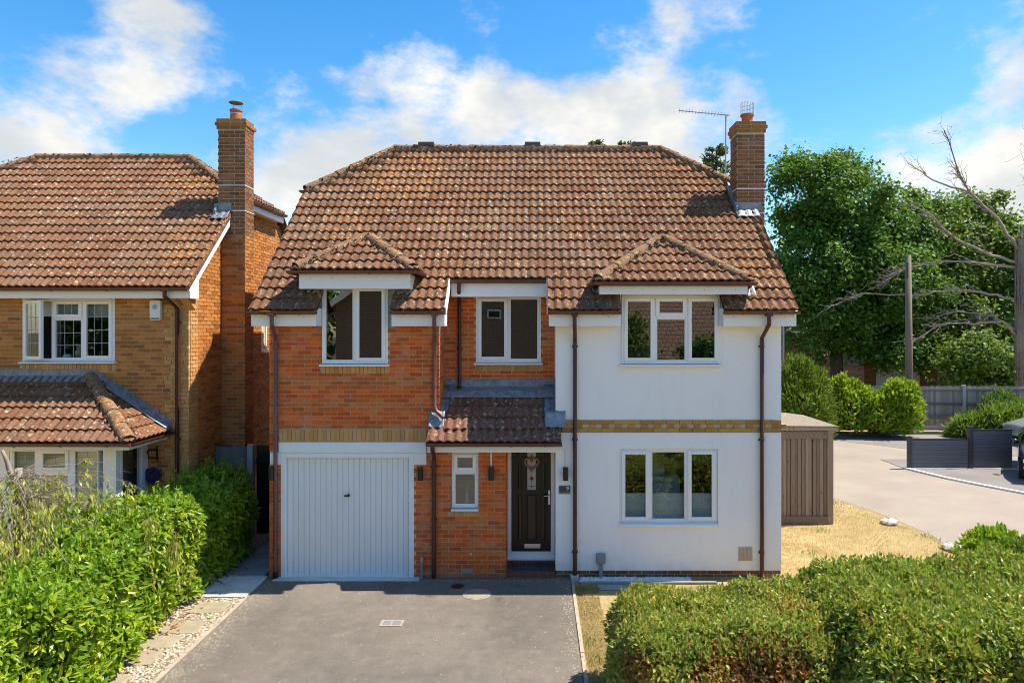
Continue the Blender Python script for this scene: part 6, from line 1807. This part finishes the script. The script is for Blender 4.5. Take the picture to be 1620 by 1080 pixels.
for k in range(170):
    y = random.uniform(6.5, 13.2); x = -5.62 + (y - 10) * -.055 + random.uniform(-.25, .05)
    limb(m, (x, y, 0), (x + random.uniform(-.1, .30), y + random.uniform(-.35, .35), random.uniform(.35, .9)), .012, .004, 4, wig=.35, sides=4)
m.build('stem', 'twig_brown', lh)

# weeping cherry in the neighbour's garden
random.seed(77); g = np.random.default_rng(77)
wc = thing('weeping_cherry', 'sparse weeping cherry with bare grey twigs in front of the bay window', 'tree', (-7.25, 9.4, 0))
m = MB(); top = Vector((-7.15, 9.4, 2.35))
limb(m, (-7.25, 9.45, 0), top, .065, .045, 6, wig=.05, sides=8)
limb(m, top - Vector((0, 0, .3)), (-7.3, 9.3, 2.62), .05, .02, 4, sides=6)
m.build('trunk', 'bark_pale', wc, smooth=True)
LP, LD, LN = [], [], []
m = MB()
for k in range(130):
    a = random.uniform(-2.0, 1.5) if k % 4 else random.uniform(0, 6.28)
    R1 = random.uniform(.5, 2.2)
    s_ = top + Vector((random.uniform(-.1, .1), random.uniform(-.1, .1), random.uniform(-.85, -.02)))
    mid = s_ + Vector((math.cos(a) * R1 * .5, math.sin(a) * R1 * .5, random.uniform(-.15, .14)))
    end = s_ + Vector((math.cos(a) * R1, math.sin(a) * R1, -random.uniform(.3, 1.0)))
    n = 9; pts = []
    for i in range(n + 1):
        t = i / n; p = s_.lerp(mid, t).lerp(mid.lerp(end, t), t)
        if 0 < i < n: p += Vector((random.uniform(-.05, .05), random.uniform(-.05, .05), random.uniform(-.04, .04)))
        pts.append(p)
    r0 = random.uniform(.0025, .006)
    m.tube(pts, [r0 * (1 - .8 * i / n) for i in range(n + 1)], 5)
    for q in range(3):
        p0 = pts[random.randint(3, n)]
        e = p0 + Vector((random.uniform(-.22, .22), random.uniform(-.22, .22), -random.uniform(.15, .65)))
        tw = limb(m, p0, e, .003, .0012, 4, wig=.2, sides=3)
        bare = random.random() < .12
        for s2 in range(0 if bare else random.randint(14, 32)):
            c_ = tw[random.randint(0, 4)] + Vector((random.gauss(0, .03), random.gauss(0, .03), random.gauss(0, .03)))
            LP.append(c_); LD.append((random.gauss(0, .45), random.gauss(0, .45), -1)); LN.append((random.gauss(0, 1), random.gauss(0, 1), .3))
limb(m, (-7.0, 9.3, 1.95), (-6.35, 9.2, 2.16), .013, .008, 4, wig=.2); limb(m, (-6.35, 9.2, 2.16), (-5.95, 9.1, 2.28), .008, .003, 4, wig=.25)
m.build('branch', 'bark_pale', wc, smooth=True)
LP, LD, LN = map(np.array, (LP, LD, LN)); L = g.uniform(.07, .135, len(LP))
mesh_obj('foliage', leaf_mesh('foliage', LP, LD, LN, L, L * .32, .2), 'leaf_cherry', wc)

# clipped hedges in the front garden, right
def clipped(name, label, boxes, n, L0, mat, seed, dead=None, amp=.10):
    g = np.random.default_rng(seed)
    h = thing(name, label, 'hedge', ((boxes[0][0] + boxes[0][1]) / 2, (boxes[0][2] + boxes[0][3]) / 2, 0), 'clipped hedges in the front garden')
    Ps, Ns = [], []; m = MB()
    for bxs in boxes:
        p, q = hedge_points(n, bxs, .45, {'top': 1.5, 'front': 1.2, 'left': 1.0, 'right': .4, 'back': .5}, g, seed, amp, .20)
        Ps.append(p); Ns.append(q); core_box(m, bxs, .30)
    m.build('shade_core', 'hedge_core_shade', h)  # solid filler against see-through, its dark colour playing inner shade
    P = np.concatenate(Ps); nn = np.concatenate(Ns); D, N = leaf_dirs(nn, g, 0, .75)
    isd = np.zeros(len(P), bool)
    if dead is not None:
        for (x, y, z, r) in dead:
            dist = np.sqrt(((P - np.array([x, y, z])) ** 2).sum(1)) + wobble(P, .12, 7, seed + 5); isd |= (dist < r) & (g.random(len(P)) < .72)
    for sel, mt, nm in ((~isd, mat, 'foliage'), (isd, 'leaf_dead', 'dead_foliage')):
        if sel.sum() == 0: continue
        L = L0 * g.uniform(.6, 1.35, sel.sum())
        mesh_obj(nm, leaf_mesh(nm, P[sel], D[sel], N[sel], L, L * g.uniform(.38, .52, sel.sum()), .18), mt, h)
    tw = MB(); random.seed(seed)
    for bxs in boxes:
        for q in range(420):
            x = random.uniform(bxs[0] + .1, bxs[1] - .1); y = random.uniform(bxs[2] + .05, bxs[3] - .3); z = random.uniform(.4, bxs[5] - .08)
            e = (x + random.uniform(-.15, .15), y - random.uniform(.1, .35), min(z + random.uniform(.1, .4), bxs[5] + .03)) if q % 2 else (x + random.uniform(-.1, .1), y + random.uniform(-.1, .1), bxs[5] + random.uniform(-.05, .06))
            limb(tw, (x, y, z - .1), e, .006, .002, 3, wig=.2, sides=3)
    tw.build('twigs', 'twig_brown', h, kind='stuff')
    # upright young shoots break the clipped outline
    k = len(P) // 14; idx = g.choice(np.nonzero(nn[:, 2] > .5)[0], k); base = P[idx]
    rep = 5; B = np.repeat(base, rep, 0) + np.stack([g.normal(0, .012, k * rep), g.normal(0, .012, k * rep), g.uniform(0, .10, k * rep)], 1)
    Dd = g.normal(size=(k * rep, 3)) * .55 + np.array([0, 0, .8]); Nn = g.normal(size=(k * rep, 3)); L = L0 * g.uniform(.6, 1.1, k * rep)
    mesh_obj('young_shoots', leaf_mesh('young_shoots', B, Dd, Nn, L, L * .42, .18), mat, h)
    return h
hl = clipped('clipped_hedge', 'small-leaved clipped hedge by the drive with yellow flowers', [(.86, 4.2, 6.75, 8.55, 0, 1.13)], 60000, .062, 'leaf_privet', 41, dead=[(2.05, 6.8, .75, .42), (2.4, 6.75, 1.0, .3), (.95, 7.0, .85, .18), (2.9, 7.6, 1.15, .25)])
hr = clipped('clipped_hedge', 'taller glossier clipped hedge at the bottom right corner', [(3.05, 7.6, 6.0, 8.75, 0, 1.40)], 62000, .078, 'leaf_privet_dark', 43, dead=[(2.62, 6.1, .85, .34), (2.9, 8.3, 1.42, .3), (5.2, 7.2, 1.4, .2)])
gy = np.random.default_rng(5); c0 = np.array([[1.28, 7.72, 1.17], [1.31, 7.70, 1.24], [1.24, 7.35, 1.16], [1.28, 7.36, 1.17], [1.20, 7.36, 1.16]]); P = np.repeat(c0, 9, 0) + gy.normal(0, .010, (45, 3))
L = gy.uniform(.02, .04, 45); mesh_obj('yellow_flower', leaf_mesh('yellow_flower', P, gy.normal(size=(45, 3)) + np.array([0, -.5, .5]), gy.normal(size=(45, 3)), L, L * .8, .1), 'petal_yellow', hl)

# shrubs and borders further off
def bush(name, label, ell, n, L0, asp, mat, seed, cat='shrub', updir=.5, six=False, group=None):
    g = np.random.default_rng(seed); h = thing(name, label, cat, (ell[0][0], ell[0][1], 0), group)
    Ps, Ns = [], []
    m = MB()
    for (x, y, z, rx, ry, rz) in ell:
        u = g.normal(size=(n, 3)); u /= np.linalg.norm(u, axis=1, keepdims=True); u[:, 2] = np.where(u[:, 2] < -.55, -u[:, 2], u[:, 2])
        S_ = np.array([rx, ry, rz]); p = u * S_
        k = 1 + wobble(p, .20, 4.0 / max(rx, .3), seed) + wobble(p, .10, 11.0 / max(rx, .3), seed + 3) - .35 * g.random(n) ** 2
        Ps.append(p * k[:, None] + np.array([x, y, z])); q = u / S_; Ns.append(q / np.linalg.norm(q, axis=1, keepdims=True))
        m.lathe(x, y, [(.62 * rx * math.sin(math.pi * (i + .5) / 8), z - .62 * rz * math.cos(math.pi * (i + .5) / 8)) for i in range(8)], 10)
    P = np.concatenate(Ps); nn = np.concatenate(Ns); P[:, 2] = np.maximum(P[:, 2], .02)
    D = nn * .6 + g.normal(size=P.shape) * .5 + np.array([0, 0, updir]); N = nn + g.normal(size=P.shape) * .5
    L = L0 * g.uniform(.6, 1.3, len(P))
    mesh_obj('foliage', leaf_mesh('foliage', P, D, N, L, L * asp, .15, six=six), mat, h)
    m.build('shade_core', 'hedge_core_shade', h)  # dark filler body in place of the shaded depth behind the leaves
    return h
bush('conifer_bush', 'large rounded yellow-green conifer behind the timber store', [(8.1, 21.6, 1.7, 1.05, 1.1, 1.42), (7.2, 22.0, 1.5, 1.1, 1.1, 1.5)], 15000, .17, .30, 'leaf_conifer', 51, updir=.7)
bush('laurel_bush', 'bright laurel bush next to the rounded conifer', [(12.35, 27.2, 1.0, .95, .7, 1.25)], 4200, .20, .42, 'leaf_laurel', 52, group='laurels along the boundary fence')
bush('laurel_bush', 'lower middle laurel bush of three along the fence', [(13.3, 27.0, .75, .75, .65, 1.0)], 3200, .20, .42, 'leaf_laurel', 53, group='laurels along the boundary fence')
bush('laurel_bush', 'tallest laurel bush, just left of the telegraph pole', [(14.3, 26.9, .95, .75, .65, 1.25), (13.95, 26.9, .7, .7, .6, .9)], 3000, .20, .42, 'leaf_laurel', 54, group='laurels along the boundary fence')
bush('strap_leaf_plants', 'sprawling strap-leaved plants at the foot of the fence', [(18.2, 26.9, .25, 1.1, .6, .75), (19.3, 27.0, .3, 1.2, .6, .85), (17.2, 27.0, .15, .8, .5, .5), (20.6, 27, .3, 1.0, .6, .8)], 1500, .42, .13, 'leaf_strap', 55, cat='plants', updir=.35)
bush('weed_clump', 'tall thin weeds against the boundary fence behind the strap leaves', [(19.0, 27.9, .9, .9, .25, .75)], 600, .22, .3, 'leaf_ash', 56, cat='plants', updir=.9)
bush('flowering_shrub', 'leafy green shrub at the road edge, right of the lawn', [(7.45, 11.1, .50, .52, .5, .50)], 5200, .085, .42, 'leaf_laurel', 57)
bush('yellow_shrub', 'pale yellow-green low shrub in front of the leafy one', [(6.85, 10.35, .42, .42, .38, .34)], 4200, .06, .3, 'leaf_lime', 58)
bush('flowering_shrub', 'darker leafy shrub cut by the right edge above the hedge', [(7.75, 10.6, .5, .6, .6, .5), (7.6, 10.0, .3, .5, .5, .45)], 3800, .075, .4, 'leaf_ash', 59)
bush('passage_shrub', 'dark shrub growing at the far end of the side passage', [(-5.6, 15.6, 1.2, .45, .5, 1.3)], 2200, .10, .4, 'leaf_oak', 60)

# a far wood closes the view all round behind the houses
g = np.random.default_rng(91); n = 26000
a = g.uniform(-1.25, 1.25, n); rr = g.uniform(95, 110, n); hmax = 6.5 + 2.0 * np.sin(a * 17) + 1.2 * np.sin(a * 41 + 1)
P = np.stack([np.sin(a) * rr, np.cos(a) * rr, g.random(n) ** .7 * hmax], 1)
L = g.uniform(.8, 1.7, n)
mesh_obj('far_wood', leaf_mesh('far_wood', P, g.normal(size=(n, 3)), g.normal(size=(n, 3)) + np.array([0, -.4, .6]), L, L * .7, .1), 'leaf_oak', None, label='distant dark green wood along the horizon', cat='wood', kind='stuff')

# ------------------------------------------------------------------ loose ground cover
def stones(name, pts, size, mat, seed, **kw):
    V, F = stone_arrays(pts, size, seed)
    return mesh_obj(name, fast_mesh(name, V, F), mat, None, kind='stuff', **kw)
g = np.random.default_rng(3)
p = np.stack([g.uniform(-5.95, -4.66, 26000), g.uniform(6.5, 14.3, 26000), g.uniform(-.004, .010, 26000)], 1)
keep = ~((p[:, 1] > 10.84) & (p[:, 0] > -5.47)) & (p[:, 0] < -4.64)
for (x, y, w_, d_) in ((-5.02, 10.45, .5, .4), (-5.08, 9.78, .5, .42), (-5.17, 9.30, .5, .36), (-5.20, 8.84, .5, .38), (-5.24, 8.2, .5, .4)):
    keep &= ~((abs(p[:, 0] - x) < w_ / 2 - .01) & (abs(p[:, 1] - y) < d_ / 2 - .01))
stones('gravel', p[keep], .017, 'gravel_stone', 1, label='pale gravel between the hedge and the drive', cat='gravel')
n = 700; p = np.stack([g.uniform(-5.75, -5.1, n), g.uniform(7.0, 12.5, n), g.uniform(.005, .02, n)], 1)
D = g.normal(size=(n, 3)) * np.array([1, 1, .25]); L = g.uniform(.04, .09, n)
mesh_obj('fallen_leaves', leaf_mesh('fallen_leaves', p, D, g.normal(size=(n, 3)) * .3 + np.array([0, 0, 1]), L, L * .5, .2), 'leaf_dead', None, label='brown fallen leaves along the foot of the laurel hedge', cat='leaves', kind='stuff')
p = np.stack([g.uniform(.72, 2.6, 1500), g.uniform(11.50, 11.72, 1500), g.uniform(-.005, .02, 1500)], 1)
stones('white_chippings', p, .022, 'stone_white', 2, label='white stone chippings along the foot of the rendered wall', cat='stones')
MB().box(.72, 3.0, 11.44, 11.49, -.03, .03).build('border_edging', 'concrete', kind='structure')
MB().box(1.0, 1.45, 11.18, 11.42, -.03, .0).build('border_slab', 'concrete', kind='structure')
# dry grass blades
def grass(n, area, h, seed, mask=None):
    g = np.random.default_rng(seed)
    p = np.stack([g.uniform(area[0], area[1], n), g.uniform(area[2], area[3], n), np.full(n, -.012)], 1)
    if mask is not None: p = p[mask(p)]
    n = len(p); D = g.normal(size=(n, 3)) * .6 + np.array([0, 0, 1.0]); D[:, 2] = np.abs(D[:, 2]) * .7
    L = h * g.uniform(.5, 1.4, n); return p, D, g.normal(size=(n, 3)), L
A1 = grass(16000, (.62, .98, 7.5, 11.4), .028, 1); A2 = grass(5000, (.98, 4.3, 9.0, 11.4), .03, 2)
edge = lambda p: p[:, 0] < np.interp(p[:, 1], [9, 12.2, 13.2, 14.2, 15.6, 17.2, 19], [9.1, 9.1, 8.0, 8.07, 7.9, 7.4, 6.8])
A3 = grass(60000, (4.2, 8.9, 9.0, 17.5), .032, 3, edge)
P, D, N, L = [np.concatenate(x) for x in zip(A1, A2, A3)]
mesh_obj('dry_grass', leaf_mesh('dry_grass', P, D, N, L, L * .16, .05), 'grass_dry', None, label='short sun-scorched yellow grass of the front lawn', cat='grass', kind='stuff')
n = 900; gg = np.random.default_rng(8); c = np.array([[8.0, 14.0], [7.85, 15.3], [7.3, 16.8], [8.0, 13.3], [.8, 8.8], [.75, 9.3], [.9, 11.2], [6.0, 14.5], [6.6, 12.2], [5.2, 13.0]])[gg.integers(0, 10, n)] + gg.normal(0, .12, (n, 2))
P = np.concatenate([c, np.full((n, 1), -.012)], 1); D = gg.normal(size=(n, 3)) * .5 + np.array([0, 0, 1]); L = gg.uniform(.04, .08, n)
mesh_obj('green_tufts', leaf_mesh('green_tufts', P, D, gg.normal(size=(n, 3)), L, L * .14, .05), 'leaf_strap', None, label='scattered green grass tufts along the lawn edge', cat='grass', kind='stuff')
def rock(x, y, s_, seed, label):
    g = np.random.default_rng(seed); m = MB(); m.lathe(x, y, [(s_ * r_, s_ * z_) for r_, z_ in ((.7, -.1), (.95, .12), (.85, .35), (.5, .52), (.15, .58))], 9)
    m.v = [(a + g.normal(0, s_ * .09), b + g.normal(0, s_ * .07), c + g.normal(0, s_ * .05)) for a, b, c in m.v]
    tag(m.build('boulder', 'stone_pale'), label, 'stone', 'pale stones along the lawn edge')
rock(7.72, 15.0, .20, 1, 'pale stone on the lawn edge further from the camera'); rock(8.05, 13.25, .20, 2, 'pale stone on the lawn edge close to the leafy shrub')

# grit and bits of leaf gather at the edges of the drive
g = np.random.default_rng(17)
e1 = np.stack([DR0 + .02 + np.abs(g.normal(0, .16, 1500)), g.uniform(7, 11.5, 1500), np.full(1500, .006)], 1)
e2 = np.stack([g.uniform(-4.4, .4, 900), 11.62 - np.abs(g.normal(0, .10, 900)), np.full(900, .007)], 1)
e3 = np.stack([DR1 - .02 - np.abs(g.normal(0, .10, 700)), g.uniform(7, 11.5, 700), np.full(700, .006)], 1)
e4 = np.stack([g.uniform(-4.4, .4, 500), g.uniform(7, 11.5, 500), np.full(500, .006)], 1)
stones('drive_grit', np.concatenate([e1, e2, e3, e4]), .008, 'gravel_stone', 9, label='fine grit scattered along the edges of the tarmac drive', cat='grit')
